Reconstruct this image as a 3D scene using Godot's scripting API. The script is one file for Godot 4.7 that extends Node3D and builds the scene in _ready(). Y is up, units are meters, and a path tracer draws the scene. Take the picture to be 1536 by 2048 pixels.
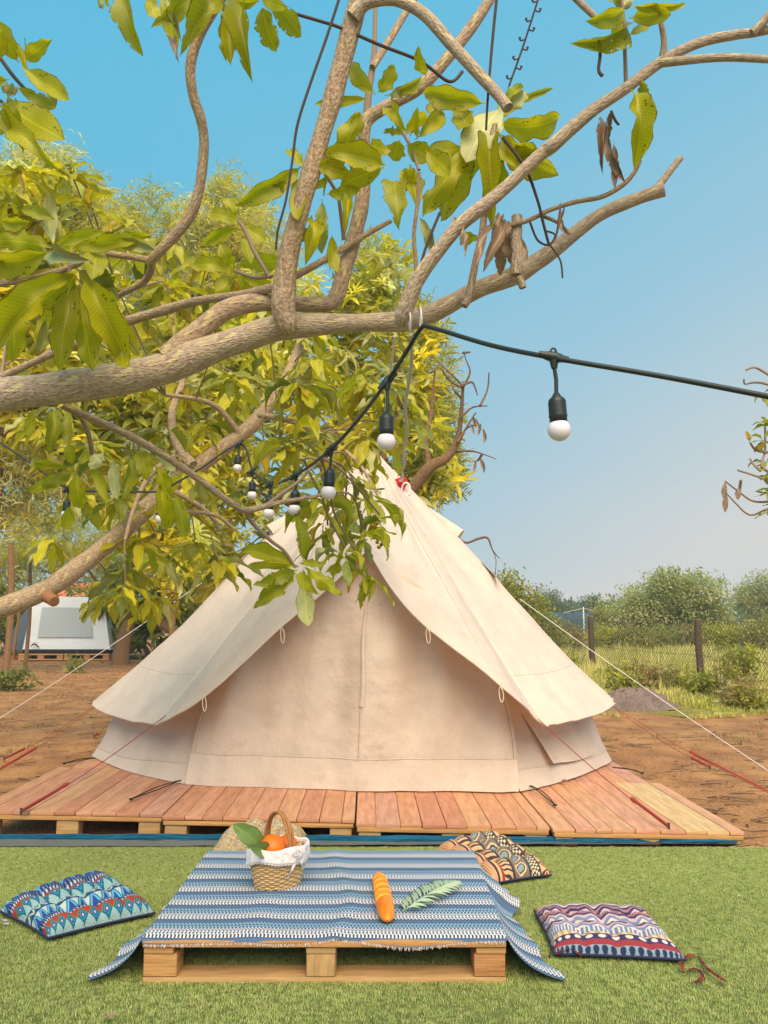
extends Node3D
# A bell tent on a timber deck under a mango tree, with a picnic pallet on artificial turf. Units are metres, y is up, the camera stands at the origin and looks along -z.

const FOCAL := 1664.0
const EYE := 1.22
const PITCH := 0.1232
const SEE := Vector3(0, EYE, 0)
var rng := RandomNumberGenerator.new()
var M := {}
var T := {}
var wob := FastNoiseLite.new()
var fine := FastNoiseLite.new()
var skeleton: Array[Vector3] = []


class Shape:
	var v := PackedVector3Array()
	var uv := PackedVector2Array()
	var c := PackedColorArray()
	var ix := PackedInt32Array()
	var twins := PackedInt32Array()
	var tint := Color.WHITE
	var tinted := false

	func vert(p: Vector3, t := Vector2.ZERO) -> int:
		v.append(p)
		uv.append(t)
		c.append(tint)
		return v.size() - 1

	func tri(a: int, b: int, d: int) -> void:
		ix.append(a)
		ix.append(b)
		ix.append(d)

	func quad(a: int, b: int, d: int, e: int) -> void:
		tri(a, b, d)
		tri(a, d, e)

	# f(s, t) gives the place; s and t run 0..1; uv is (s, t) times reach
	func grid(ns: int, nt: int, f: Callable, reach := Vector2.ONE, flip := false) -> void:
		var first := v.size()
		for j in nt + 1:
			for i in ns + 1:
				vert(f.call(float(i) / ns, float(j) / nt), Vector2(float(i) / ns, float(j) / nt) * reach)
		for j in nt:
			for i in ns:
				var a := first + j * (ns + 1) + i
				if flip:
					quad(a, a + 1, a + ns + 2, a + ns + 1)
				else:
					quad(a, a + ns + 1, a + ns + 2, a + 1)

	# a chamfered box; its grain runs along its own x
	func box(at: Transform3D, size: Vector3, bevel: float, shift := Vector2.ZERO, per := 1.0) -> void:
		var h := size * 0.5
		var b := minf(bevel, minf(h.x, minf(h.y, h.z)) * 0.9)
		var id := {}
		for ax in 3:
			for sg in [-1, 1]:
				for p in 4:
					var s := Vector3(1, 1, 1)
					s[ax] = sg
					s[(ax + 1) % 3] = 1 if p == 1 or p == 2 else -1
					s[(ax + 2) % 3] = 1 if p >= 2 else -1
					var q := Vector3(s.x * (h.x - b), s.y * (h.y - b), s.z * (h.z - b))
					q[ax] = sg * h[ax]
					var t := Vector2(q.x, q.z) if ax == 1 else Vector2(q.x, q.y) if ax == 2 else Vector2(q.z * 0.3, q.y)
					id[[ax, int(s.x), int(s.y), int(s.z)]] = vert(at * q, t * per + shift)
		for ax in 3:
			for sg in [-1, 1]:
				var k := []
				for p in 4:
					var s := [1, 1, 1]
					s[ax] = sg
					s[(ax + 1) % 3] = 1 if p == 1 or p == 2 else -1
					s[(ax + 2) % 3] = 1 if p >= 2 else -1
					k.append(id[[ax, s[0], s[1], s[2]]])
				out_quad(k[0], k[1], k[2], k[3], at.origin)
		for ax in 3:
			for sa in [-1, 1]:
				for sb in [-1, 1]:
					var lo := [0, 0, 0]
					lo[(ax + 1) % 3] = sa
					lo[(ax + 2) % 3] = sb
					var hi := lo.duplicate()
					lo[ax] = -1
					hi[ax] = 1
					var f := (ax + 1) % 3
					var g := (ax + 2) % 3
					out_quad(id[[f, lo[0], lo[1], lo[2]]], id[[f, hi[0], hi[1], hi[2]]], id[[g, hi[0], hi[1], hi[2]]], id[[g, lo[0], lo[1], lo[2]]], at.origin)
		for x in [-1, 1]:
			for y in [-1, 1]:
				for z in [-1, 1]:
					out_tri(id[[0, x, y, z]], id[[1, x, y, z]], id[[2, x, y, z]], at.origin)

	func out_tri(a: int, b: int, d: int, middle: Vector3) -> void:
		var n := (v[d] - v[a]).cross(v[b] - v[a])
		if n.dot((v[a] + v[b] + v[d]) / 3.0 - middle) < 0:
			tri(a, d, b)
		else:
			tri(a, b, d)

	func out_quad(a: int, b: int, d: int, e: int, middle: Vector3) -> void:
		var n := (v[d] - v[a]).cross(v[b] - v[a])
		if n.dot((v[a] + v[b] + v[d] + v[e]) / 4.0 - middle) < 0:
			quad(a, e, d, b)
		else:
			quad(a, b, d, e)

	# a round bar through pts with the radii r; knots roughens it
	func tube(pts: Array, r: Array, sides := 8, knots := 0.0, noise: FastNoiseLite = null, per := 6.0, closed := false) -> void:
		var first := v.size()
		var n := pts.size()
		var side := Vector3.ZERO
		var along := 0.0
		var biggest := 0.0
		for x in r:
			biggest = maxf(biggest, x)
		var turns := maxf(1.0, roundf(TAU * biggest * per))
		for i in n:
			var before: Vector3 = pts[(i - 1 + n) % n] if closed else pts[maxi(i - 1, 0)]
			var after: Vector3 = pts[(i + 1) % n] if closed else pts[mini(i + 1, n - 1)]
			var dir := (after - before).normalized()
			if side == Vector3.ZERO:
				side = dir.cross(Vector3.UP if absf(dir.y) < 0.9 else Vector3.RIGHT).normalized()
			side = (side - dir * side.dot(dir)).normalized()
			var up := dir.cross(side)
			if i > 0:
				along += (pts[i] as Vector3).distance_to(pts[i - 1])
			for k in sides + 1:
				var a := TAU * (k % sides) / sides
				var d := side * cos(a) + up * sin(a)
				var rad: float = r[i if i < r.size() else r.size() - 1]
				if noise:
					rad *= 1.0 + knots * noise.get_noise_3dv((pts[i] + d * rad) * 100.0)
				vert(pts[i] + d * rad, Vector2(float(k) / sides * turns, along * per))
			twins.append(first + i * (sides + 1))
			twins.append(first + i * (sides + 1) + sides)
		for i in (n if closed else n - 1):
			for k in sides:
				var a := first + i * (sides + 1) + k
				var b := first + ((i + 1) % n) * (sides + 1) + k
				quad(a, b, b + 1, a + 1)
		if not closed:
			for e in 2:
				var row := first + (n - 1) * (sides + 1) * e
				var hub := vert(pts[(n - 1) * e], uv[row])
				for k in sides:
					var p := vert(v[row + k], uv[row + k])
					var q := vert(v[row + k + 1], uv[row + k + 1])
					if e:
						tri(hub, q, p)
					else:
						tri(hub, p, q)

	# profile points are (radius, height); sx and sz make it oval
	func lathe(profile: Array, sides: int, at: Transform3D, sx := 1.0, sz := 1.0) -> void:
		var first := v.size()
		for i in profile.size():
			for k in sides + 1:
				var a := TAU * (k % sides) / sides
				vert(at * Vector3(profile[i].x * cos(a) * sx, profile[i].y, -profile[i].x * sin(a) * sz), Vector2(float(k) / sides, float(i) / (profile.size() - 1)))
			twins.append(first + i * (sides + 1))
			twins.append(first + i * (sides + 1) + sides)
		for i in profile.size() - 1:
			for k in sides:
				var a := first + i * (sides + 1) + k
				quad(a, a + sides + 1, a + sides + 2, a + 1)

	func add(o: Shape, at: Transform3D) -> void:
		var first := v.size()
		for i in o.v.size():
			v.append(at * o.v[i])
			uv.append(o.uv[i])
			c.append(tint)
		for i in o.ix:
			ix.append(first + i)

	func mesh(origin := Vector3.ZERO) -> ArrayMesh:
		var n := PackedVector3Array()
		n.resize(v.size())
		for i in range(0, ix.size(), 3):
			var a := v[ix[i]]
			var f := (v[ix[i + 2]] - a).cross(v[ix[i + 1]] - a)
			n[ix[i]] += f
			n[ix[i + 1]] += f
			n[ix[i + 2]] += f
		for i in range(0, twins.size(), 2):
			var s := n[twins[i]] + n[twins[i + 1]]
			n[twins[i]] = s
			n[twins[i + 1]] = s
		var p := v.duplicate()
		for i in p.size():
			n[i] = n[i].normalized() if n[i].length_squared() > 1e-24 else Vector3.UP
			p[i] -= origin
		var a := []
		a.resize(Mesh.ARRAY_MAX)
		a[Mesh.ARRAY_VERTEX] = p
		a[Mesh.ARRAY_NORMAL] = n
		a[Mesh.ARRAY_TEX_UV] = uv
		a[Mesh.ARRAY_INDEX] = ix
		if tinted:
			a[Mesh.ARRAY_COLOR] = c
		var m := ArrayMesh.new()
		m.add_surface_from_arrays(Mesh.PRIMITIVE_TRIANGLES, a)
		return m


# ---------------------------------------------------------------- measuring
func ray(px: float, py: float) -> Vector3:
	var x := (px - 768.0) / FOCAL
	var y := (1024.0 - py) / FOCAL
	return Vector3(x, y * cos(PITCH) + sin(PITCH), y * sin(PITCH) - cos(PITCH))


# the point seen along a line of sight at d metres in front of the camera
func at(px: float, py: float, d: float) -> Vector3:
	var r := ray(px, py)
	return SEE + r * (d / -r.z)


# the point seen along a line of sight on the level h
func on(px: float, py: float, h := 0.0) -> Vector3:
	var r := ray(px, py)
	return SEE + r * ((h - EYE) / r.y)


# the true size of something seen px pixels wide at p
func wide(p: Vector3, px: float) -> float:
	return px * (p - SEE).dot(Vector3(0, sin(PITCH), -cos(PITCH))) / FOCAL


func curve(pts: Array, per := 6) -> Array:
	var out := []
	for i in pts.size() - 1:
		var a: Vector3 = pts[maxi(i - 1, 0)]
		var d: Vector3 = pts[mini(i + 2, pts.size() - 1)]
		for k in per:
			out.append((pts[i] as Vector3).cubic_interpolate(pts[i + 1], a, d, float(k) / per))
	out.append(pts[-1])
	return out


func spread(r: Array, per := 6) -> Array:
	var out := []
	for i in r.size() - 1:
		for k in per:
			out.append(lerpf(r[i], r[i + 1], float(k) / per))
	out.append(r[-1])
	return out


func rnd(a: float, b: float) -> float:
	return rng.randf_range(a, b)


# ---------------------------------------------------------------- naming
var taken := {}

func numbered(called: String) -> String:
	var k: int = taken.get(called, 0)
	taken[called] = k + 1
	return called if k == 0 else "%s_%03d" % [called, k]


func tag(o: Node3D, label: String, category: String, group := "") -> Node3D:
	o.set_meta("label", label)
	o.set_meta("category", category)
	if group:
		o.set_meta("group", group)
	return o


func thing(called: String, label: String, category: String, where: Vector3, group := "") -> Node3D:
	var o := Node3D.new()
	o.name = numbered(called)
	add_child(o)
	o.position = where
	return tag(o, label, category, group)


func origin_of(o: Node) -> Vector3:
	var p := Vector3.ZERO
	while o != self and o != null:
		p += (o as Node3D).position
		o = o.get_parent()
	return p


# a named mesh; shapes are made where they stand, and moved to their parent's origin here
func put(called: String, s: Shape, m: Material, parent: Node = self) -> MeshInstance3D:
	var o := MeshInstance3D.new()
	var base := origin_of(parent)
	if parent == self:
		var box := AABB(s.v[0], Vector3.ZERO)
		for p in s.v:
			box = box.expand(p)
		base = Vector3(box.get_center().x, box.position.y, box.get_center().z)
		o.position = base
		o.name = numbered(called)
	else:
		o.name = called
	o.mesh = s.mesh(base)
	o.material_override = null
	o.mesh.surface_set_material(0, m)
	if parent == self:
		add_child(o)
	else:
		var k := 1
		while parent.has_node(NodePath(String(o.name))):
			o.name = "%s_%03d" % [called, k]
			k += 1
		parent.add_child(o)
	return o


var counts := {}

# for the many pieces of one parent: no search for a free name
func piece(called: String, mesh: Mesh, m: Material, parent: Node, where := Transform3D()) -> MeshInstance3D:
	var o := MeshInstance3D.new()
	var key := [parent, called]
	var k: int = counts.get(key, 0)
	counts[key] = k + 1
	o.name = called if k == 0 else "%s_%03d" % [called, k]
	o.mesh = mesh
	o.material_override = m
	o.transform = where
	parent.add_child(o)
	return o


func structure(called: String, s: Shape, m: Material) -> MeshInstance3D:
	var o := put(called, s, m)
	o.set_meta("kind", "structure")
	return o


func mass(called: String, mesh: Mesh, m: Material, where: Array, tints: Array, parent: Node = self) -> MultiMeshInstance3D:
	var o := MultiMeshInstance3D.new()
	var mm := MultiMesh.new()
	mm.transform_format = MultiMesh.TRANSFORM_3D
	mm.use_colors = true
	mm.mesh = mesh
	mm.instance_count = where.size()
	var base := origin_of(parent)
	for i in where.size():
		var t: Transform3D = where[i]
		t.origin -= base
		mm.set_instance_transform(i, t)
		mm.set_instance_color(i, tints[i])
	o.multimesh = mm
	o.material_override = m
	o.set_meta("kind", "stuff")
	if parent == self:
		o.name = numbered(called)
		add_child(o)
	else:
		var key := [parent, called]
		var k: int = counts.get(key, 0)
		counts[key] = k + 1
		o.name = called if k == 0 else "%s_%03d" % [called, k]
		parent.add_child(o)
	return o


# ---------------------------------------------------------------- textures and materials
func paint(w: int, h: int, f: Callable) -> ImageTexture:
	var im := Image.create(w, h, false, Image.FORMAT_RGBA8)
	for y in h:
		for x in w:
			im.set_pixel(x, y, f.call(x, y))
	return ImageTexture.create_from_image(im)


func noise_image(size: int, frequency: float, octaves: int, seeded: int, stretch := Vector2.ONE) -> Image:
	var n := FastNoiseLite.new()
	n.seed = seeded
	n.frequency = frequency
	n.fractal_octaves = octaves
	var im := n.get_seamless_image(int(size / stretch.x), int(size / stretch.y))
	im.resize(size, size, Image.INTERPOLATE_CUBIC)
	return im


# a colour ramp laid over a mix of two noises; with a fleck colour where a third is high
func mottled(size: int, coarse: Image, grain: Image, ramp: Gradient, share := 0.5, flecks := Color(0, 0, 0, 0), over := 0.8) -> ImageTexture:
	return paint(size, size, func(x: int, y: int):
		var k: float = lerpf(coarse.get_pixel(x, y).r, grain.get_pixel(x, y).r, share)
		var col := ramp.sample(k)
		if flecks.a > 0.0:
			var g: float = grain.get_pixel((x + 97) % size, (y + 41) % size).r
			col = col.lerp(Color(flecks, 1.0), clampf((g - over) * 12.0, 0.0, 1.0) * flecks.a)
		return col)


func ramp(colors: Array) -> Gradient:
	var g := Gradient.new()
	var at_ := PackedFloat32Array()
	var cs := PackedColorArray()
	for i in colors.size():
		at_.append(float(i) / (colors.size() - 1))
		cs.append(colors[i])
	g.offsets = at_
	g.colors = cs
	return g


func mat(called: String, color: Color, rough := 0.8, tex: Texture2D = null, relief: Texture2D = null, depth := 0.0, sheet := false) -> StandardMaterial3D:
	var m := StandardMaterial3D.new()
	m.resource_name = called
	m.albedo_color = color
	m.roughness = rough
	m.albedo_texture = tex
	if relief:
		m.heightmap_enabled = true
		m.heightmap_texture = relief
		m.heightmap_scale = depth
	if sheet:
		m.cull_mode = BaseMaterial3D.CULL_DISABLED
	M[called] = m
	return m


func triplanar(m: StandardMaterial3D, per: float, world := true) -> StandardMaterial3D:
	m.uv1_triplanar = true
	m.uv1_world_triplanar = world
	m.uv1_scale = Vector3.ONE * per
	return m


func leaf_material(called: String, color: Color, through: Color, tex: Texture2D, holes := false) -> StandardMaterial3D:
	var m := mat(called, color, 0.42, tex, null, 0.0, true)
	m.backlight_enabled = true
	m.backlight = through
	m.vertex_color_use_as_albedo = true
	if holes:
		m.transparency = BaseMaterial3D.TRANSPARENCY_ALPHA_SCISSOR
		m.alpha_scissor_threshold = 0.5
	return m


func make_materials() -> void:
	wob.seed = 5
	wob.frequency = 0.012
	wob.fractal_octaves = 3
	fine.seed = 9
	fine.frequency = 0.05
	fine.fractal_octaves = 3
	var coarse := noise_image(256, 0.012, 4, 3)
	var grain := noise_image(256, 0.09, 3, 7)
	var wide_ := noise_image(512, 0.006, 5, 21)
	var tight := noise_image(512, 0.11, 3, 22)
	var streak := noise_image(256, 0.05, 4, 11, Vector2(8, 1))
	var along_ := noise_image(256, 0.05, 4, 13, Vector2(1, 5))
	var wide_small := noise_image(256, 0.03, 5, 15)
	var fibre := noise_image(256, 0.2, 2, 12, Vector2(16, 1))
	# soil: orange sand, redder patches, darker crumbs
	T.soil = mottled(512, wide_, tight, ramp([Color(0.46, 0.32, 0.21), Color(0.65, 0.47, 0.31), Color(0.78, 0.59, 0.38), Color(0.84, 0.68, 0.48)]), 0.45, Color(0.30, 0.2, 0.14, 0.7), 0.72)
	T.soil_relief = ImageTexture.create_from_image(tight)
	T.meadow = mottled(512, wide_, tight, ramp([Color(0.46, 0.44, 0.18), Color(0.62, 0.58, 0.25), Color(0.74, 0.68, 0.36)]), 0.4)
	T.turf = mottled(256, coarse, grain, ramp([Color(0.36, 0.40, 0.18), Color(0.48, 0.52, 0.26), Color(0.58, 0.60, 0.34)]), 0.6)
	triplanar(mat("soil", Color(0.89, 0.86, 0.83), 0.95, T.soil, T.soil_relief, 1.2), 0.55)
	triplanar(mat("meadow_earth", Color(0.86, 0.86, 0.8), 0.95, T.meadow, T.soil_relief, 2.0), 0.25)
	triplanar(mat("turf_backing", Color(0.8, 0.8, 0.8), 0.9, T.turf), 3.0)
	triplanar(mat("mound_earth", Color(0.86, 0.84, 0.86), 0.95, mottled(256, coarse, grain, ramp([Color(0.40, 0.33, 0.30), Color(0.62, 0.55, 0.50), Color(0.74, 0.68, 0.63)]), 0.6), T.soil_relief, 3.0), 0.9)
	# timber: long streaks along u
	T.timber = paint(256, 256, func(x: int, y: int):
		var a: float = streak.get_pixel(x, y).r
		var b: float = fibre.get_pixel(x, y).r
		var k := 0.72 + 0.14 * a + 0.16 * b
		if b > 0.70: k -= 0.08
		return Color(k, k * (0.97 + 0.03 * a), k * (0.93 + 0.07 * a)))
	T.timber_relief = ImageTexture.create_from_image(fibre)
	var planks := [Color(0.91, 0.67, 0.52), Color(0.89, 0.64, 0.51), Color(0.93, 0.71, 0.55), Color(0.87, 0.61, 0.49), Color(0.93, 0.69, 0.56), Color(0.93, 0.79, 0.57), Color(0.89, 0.67, 0.58)]
	for i in planks.size():
		mat("plank_%d" % i, planks[i], 0.6, T.timber, T.timber_relief, 0.12)
	mat("pallet_wood", Color(0.86, 0.66, 0.42), 0.7, T.timber, T.timber_relief, 0.12)
	mat("pallet_wood_pale", Color(0.84, 0.69, 0.48), 0.7, T.timber, T.timber_relief, 0.12)
	mat("pallet_wood_red", Color(0.80, 0.58, 0.38), 0.7, T.timber, T.timber_relief, 0.12)
	mat("post_wood", Color(0.46, 0.38, 0.33), 0.9, T.timber, T.timber_relief, 0.4)
	# canvas
	var crease := noise_image(512, 0.012, 5, 31)
	var weave := Image.create(64, 64, false, Image.FORMAT_L8)
	for y in 64:
		for x in 64:
			var k := 0.5 + 0.25 * sin(TAU * x / 8.0) * (1 if (y / 4) % 2 else -1) + 0.25 * sin(TAU * y / 8.0)
			weave.set_pixel(x, y, Color(k, k, k))
	T.canvas = paint(512, 512, func(x: int, y: int):
		var a: float = wide_.get_pixel(x, y).r
		var b: float = tight.get_pixel(x, y).r
		var g := 0.94 + 0.08 * (a - 0.5) + 0.06 * (b - 0.5)
		var col := Color(g, g, g)
		var spot: float = tight.get_pixel((x * 2 + 60) % 512, (y * 2 + 201) % 512).r * crease.get_pixel(x, y).r
		if spot > 0.50: col = col.lerp(Color(0.70, 0.66, 0.65), clampf((spot - 0.50) * 7.0, 0, 0.7))
		return col)
	T.crease = ImageTexture.create_from_image(crease)
	T.weave = ImageTexture.create_from_image(weave)
	for k in [["canvas", Color(0.92, 0.862, 0.805)]]:
		var m := mat(k[0], k[1], 0.85, T.canvas, T.crease, 0.8, true)
		m.backlight_enabled = true
		m.backlight = Color(0.58, 0.45, 0.34)
		triplanar(m, 1.1, false)
	mat("canvas_seam", Color(0.80, 0.72, 0.66), 0.85)
	mat("canvas_loop", Color(0.90, 0.84, 0.72), 0.8)
	mat("red_cord", Color(0.60, 0.20, 0.14), 0.7)
	mat("white_cord", Color(0.88, 0.87, 0.86), 0.7)
	mat("black_cord", Color(0.09, 0.10, 0.11), 0.6)
	mat("steel", Color(0.42, 0.42, 0.44), 0.35).metallic = 0.9
	T.rope = paint(32, 32, func(x: int, y: int): return Color(0.22, 0.26, 0.42) if (x + y) % 16 < 4 else Color(0.86, 0.86, 0.86))
	mat("speckled_rope", Color.WHITE, 0.8, T.rope)
	mat("red_cloth", Color(0.80, 0.12, 0.11), 0.7, null, null, 0, true)
	# bark: grey brown with pale lichen
	T.bark = mottled(256, wide_small, along_, ramp([Color(0.46, 0.38, 0.32), Color(0.70, 0.62, 0.54), Color(0.80, 0.73, 0.65), Color(0.88, 0.83, 0.75)]), 0.5, Color(0.90, 0.88, 0.64, 0.75), 0.64)
	T.bark_relief = ImageTexture.create_from_image(noise_image(256, 0.07, 4, 44, Vector2(1, 2)))
	T.bark_far = mottled(256, coarse, grain, ramp([Color(0.42, 0.33, 0.25), Color(0.66, 0.54, 0.42), Color(0.78, 0.66, 0.53)]), 0.5)
	mat("bark", Color(0.92, 0.91, 0.90), 0.95, T.bark, T.bark_relief, 0.32)
	mat("bark_red", Color(0.90, 0.86, 0.82), 0.95, T.bark, T.bark_relief, 0.32)
	mat("bark_far", Color(0.9, 0.86, 0.8), 0.95, T.bark_far, T.bark_relief, 1.2)
	mat("twig", Color(0.56, 0.48, 0.40), 0.9)
	mat("vine", Color(0.30, 0.24, 0.22), 0.8)
	mat("fresh_cut", Color(0.70, 0.48, 0.33), 0.8, T.timber)
	# leaves: pale midrib and side veins along v
	for kind in 2:
		T["leaf_%d" % kind] = paint(96, 256, func(x: int, y: int):
			var s := absf(x / 95.0 - 0.5) * 2.0
			var t: float = y / 255.0
			var a: float = grain.get_pixel((x * 2 + 31 * kind) % 256, y).r
			var b: float = coarse.get_pixel(x, (y + 90 * kind) % 256).r
			var k: float = 0.88 + 0.05 * (b - 0.5) + 0.07 * (a - 0.5)
			var side := fposmod(t * 26.0 - s * 3.2, 1.0)
			if side < 0.16: k += 0.10
			var col := Color(k, k, k * 0.9)
			if s < 0.06: col = Color(1.0, 1.0, 0.72)
			var blot: float = coarse.get_pixel((x * 2 + 60) % 256, (y * 2 + 128) % 256).r
			if blot > 0.84 and s > 0.1: col = col.lerp(Color(0.52, 0.36, 0.20), clampf((blot - 0.84) * 8.0, 0, 0.8))
			if s > 0.93 and b > 0.55: col = col.lerp(Color(0.55, 0.40, 0.25), 0.6)
			if kind == 1:
				var hole: float = grain.get_pixel((x + 13) % 256, (y + 77) % 256).r
				if hole > 0.86 and s > 0.12 or (s > 0.80 and blot > 0.64): col.a = 0.0
			return col)
	var through := Color(1.0, 1.0, 0.75)
	leaf_material("leaf_bright", Color(0.80, 0.80, 0.16), through, T.leaf_0)
	leaf_material("leaf_olive", Color(0.70, 0.72, 0.18), through, T.leaf_1, true)
	leaf_material("leaf_pale", Color(0.74, 0.76, 0.54), Color(0.30, 0.30, 0.2), T.leaf_0)
	leaf_material("leaf_dark", Color(0.54, 0.60, 0.22), Color(0.6, 0.62, 0.3), T.leaf_1, true)
	leaf_material("leaf_yellow", Color(0.80, 0.70, 0.16), through, T.leaf_0)
	leaf_material("leaf_dead", Color(0.60, 0.50, 0.45), Color(0.3, 0.2, 0.15), T.leaf_1, true)
	leaf_material("leaf_mass", Color(1, 1, 1), through, T.leaf_0)
	leaf_material("leaf_plain", Color(1, 1, 1), through, null)
	leaf_material("blade", Color(1, 1, 1), Color(0.5, 0.5, 0.3), null).roughness = 0.6
	# cloth of the picnic
	make_cloth()
	mat("bulb_glass", Color(0.89, 0.87, 0.90), 0.25)
	mat("black_plastic", Color(0.13, 0.17, 0.17), 0.45)
	mat("tarp", Color(0.02, 0.42, 0.58), 0.5, null, T.crease, 2.0, true)
	mat("tarp_under", Color(0.30, 0.33, 0.34), 0.6, null, null, 0, true)
	mat("wicker", Color(0.92, 0.77, 0.54), 0.6, T.timber)
	mat("wicker_pale", Color(0.95, 0.84, 0.64), 0.6, T.timber)
	mat("handle_cane", Color(0.78, 0.55, 0.32), 0.55, T.timber)
	mat("liner", Color(0.92, 0.90, 0.90), 0.85, null, T.crease, 0.5, true)
	mat("ribbon", Color(0.88, 0.84, 0.84), 0.5, null, null, 0, true)
	T.peel = mottled(256, coarse, grain, ramp([Color(0.90, 0.38, 0.04), Color(0.96, 0.46, 0.05), Color(0.98, 0.52, 0.08)]), 0.5)
	mat("orange_peel", Color(1, 1, 1), 0.4, T.peel, ImageTexture.create_from_image(grain), 0.05)
	T.crust = paint(128, 256, func(x: int, y: int):
		var a: float = coarse.get_pixel(x, y).r
		var b: float = grain.get_pixel(x, y).r
		for k in [0.13, 0.25, 0.37, 0.49, 0.61]:
			var off: float = y / 256.0 - k - 0.03 * cos(TAU * x / 128.0)
			if absf(off) < 0.014: return Color(0.58, 0.22, 0.03)
			if off > 0.0 and off < 0.070 + 0.03 * (a - 0.5): return Color(0.98, 0.70 + 0.08 * b, 0.18)
		return Color(0.94, 0.56, 0.08).lerp(Color(0.88, 0.42, 0.04), clampf(a * 1.3 - 0.3, 0, 1)).lerp(Color(0.96, 0.68, 0.22), clampf(b - 0.5, 0, 0.4)))
	mat("crust", Color(1, 1, 1), 0.32, T.crust)
	leaf_material("basket_leaf", Color(0.50, 0.62, 0.38), Color(0.5, 0.6, 0.3), T.leaf_0)
	mat("fern", Color(0.62, 0.71, 0.60), 0.6, null, null, 0, true)
	mat("white_fabric", Color(0.84, 0.86, 0.88), 0.8, null, T.crease, 1.0, true)
	mat("grey_mesh", Color(0.66, 0.69, 0.71), 0.8, null, null, 0, true)
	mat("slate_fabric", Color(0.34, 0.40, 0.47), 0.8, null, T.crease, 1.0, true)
	mat("dark_fabric", Color(0.12, 0.12, 0.14), 0.8, null, null, 0, true)
	mat("fence_wire", Color(0.34, 0.32, 0.28), 0.6)
	mat("plaster", Color(0.72, 0.72, 0.72), 0.9)
	mat("roof_tile", Color(0.78, 0.44, 0.30), 0.85)
	mat("dark_glass", Color(0.10, 0.12, 0.14), 0.15)
	mat("blue_net", Color(0.20, 0.30, 0.36), 0.8, null, null, 0, true)
	mat("white_paint", Color(0.85, 0.86, 0.87), 0.6)
	mat("blue_paint", Color(0.22, 0.42, 0.55), 0.6)


func band(k: float, edges: Array) -> int:
	for i in edges.size():
		if k < edges[i]:
			return i
	return edges.size()


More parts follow.
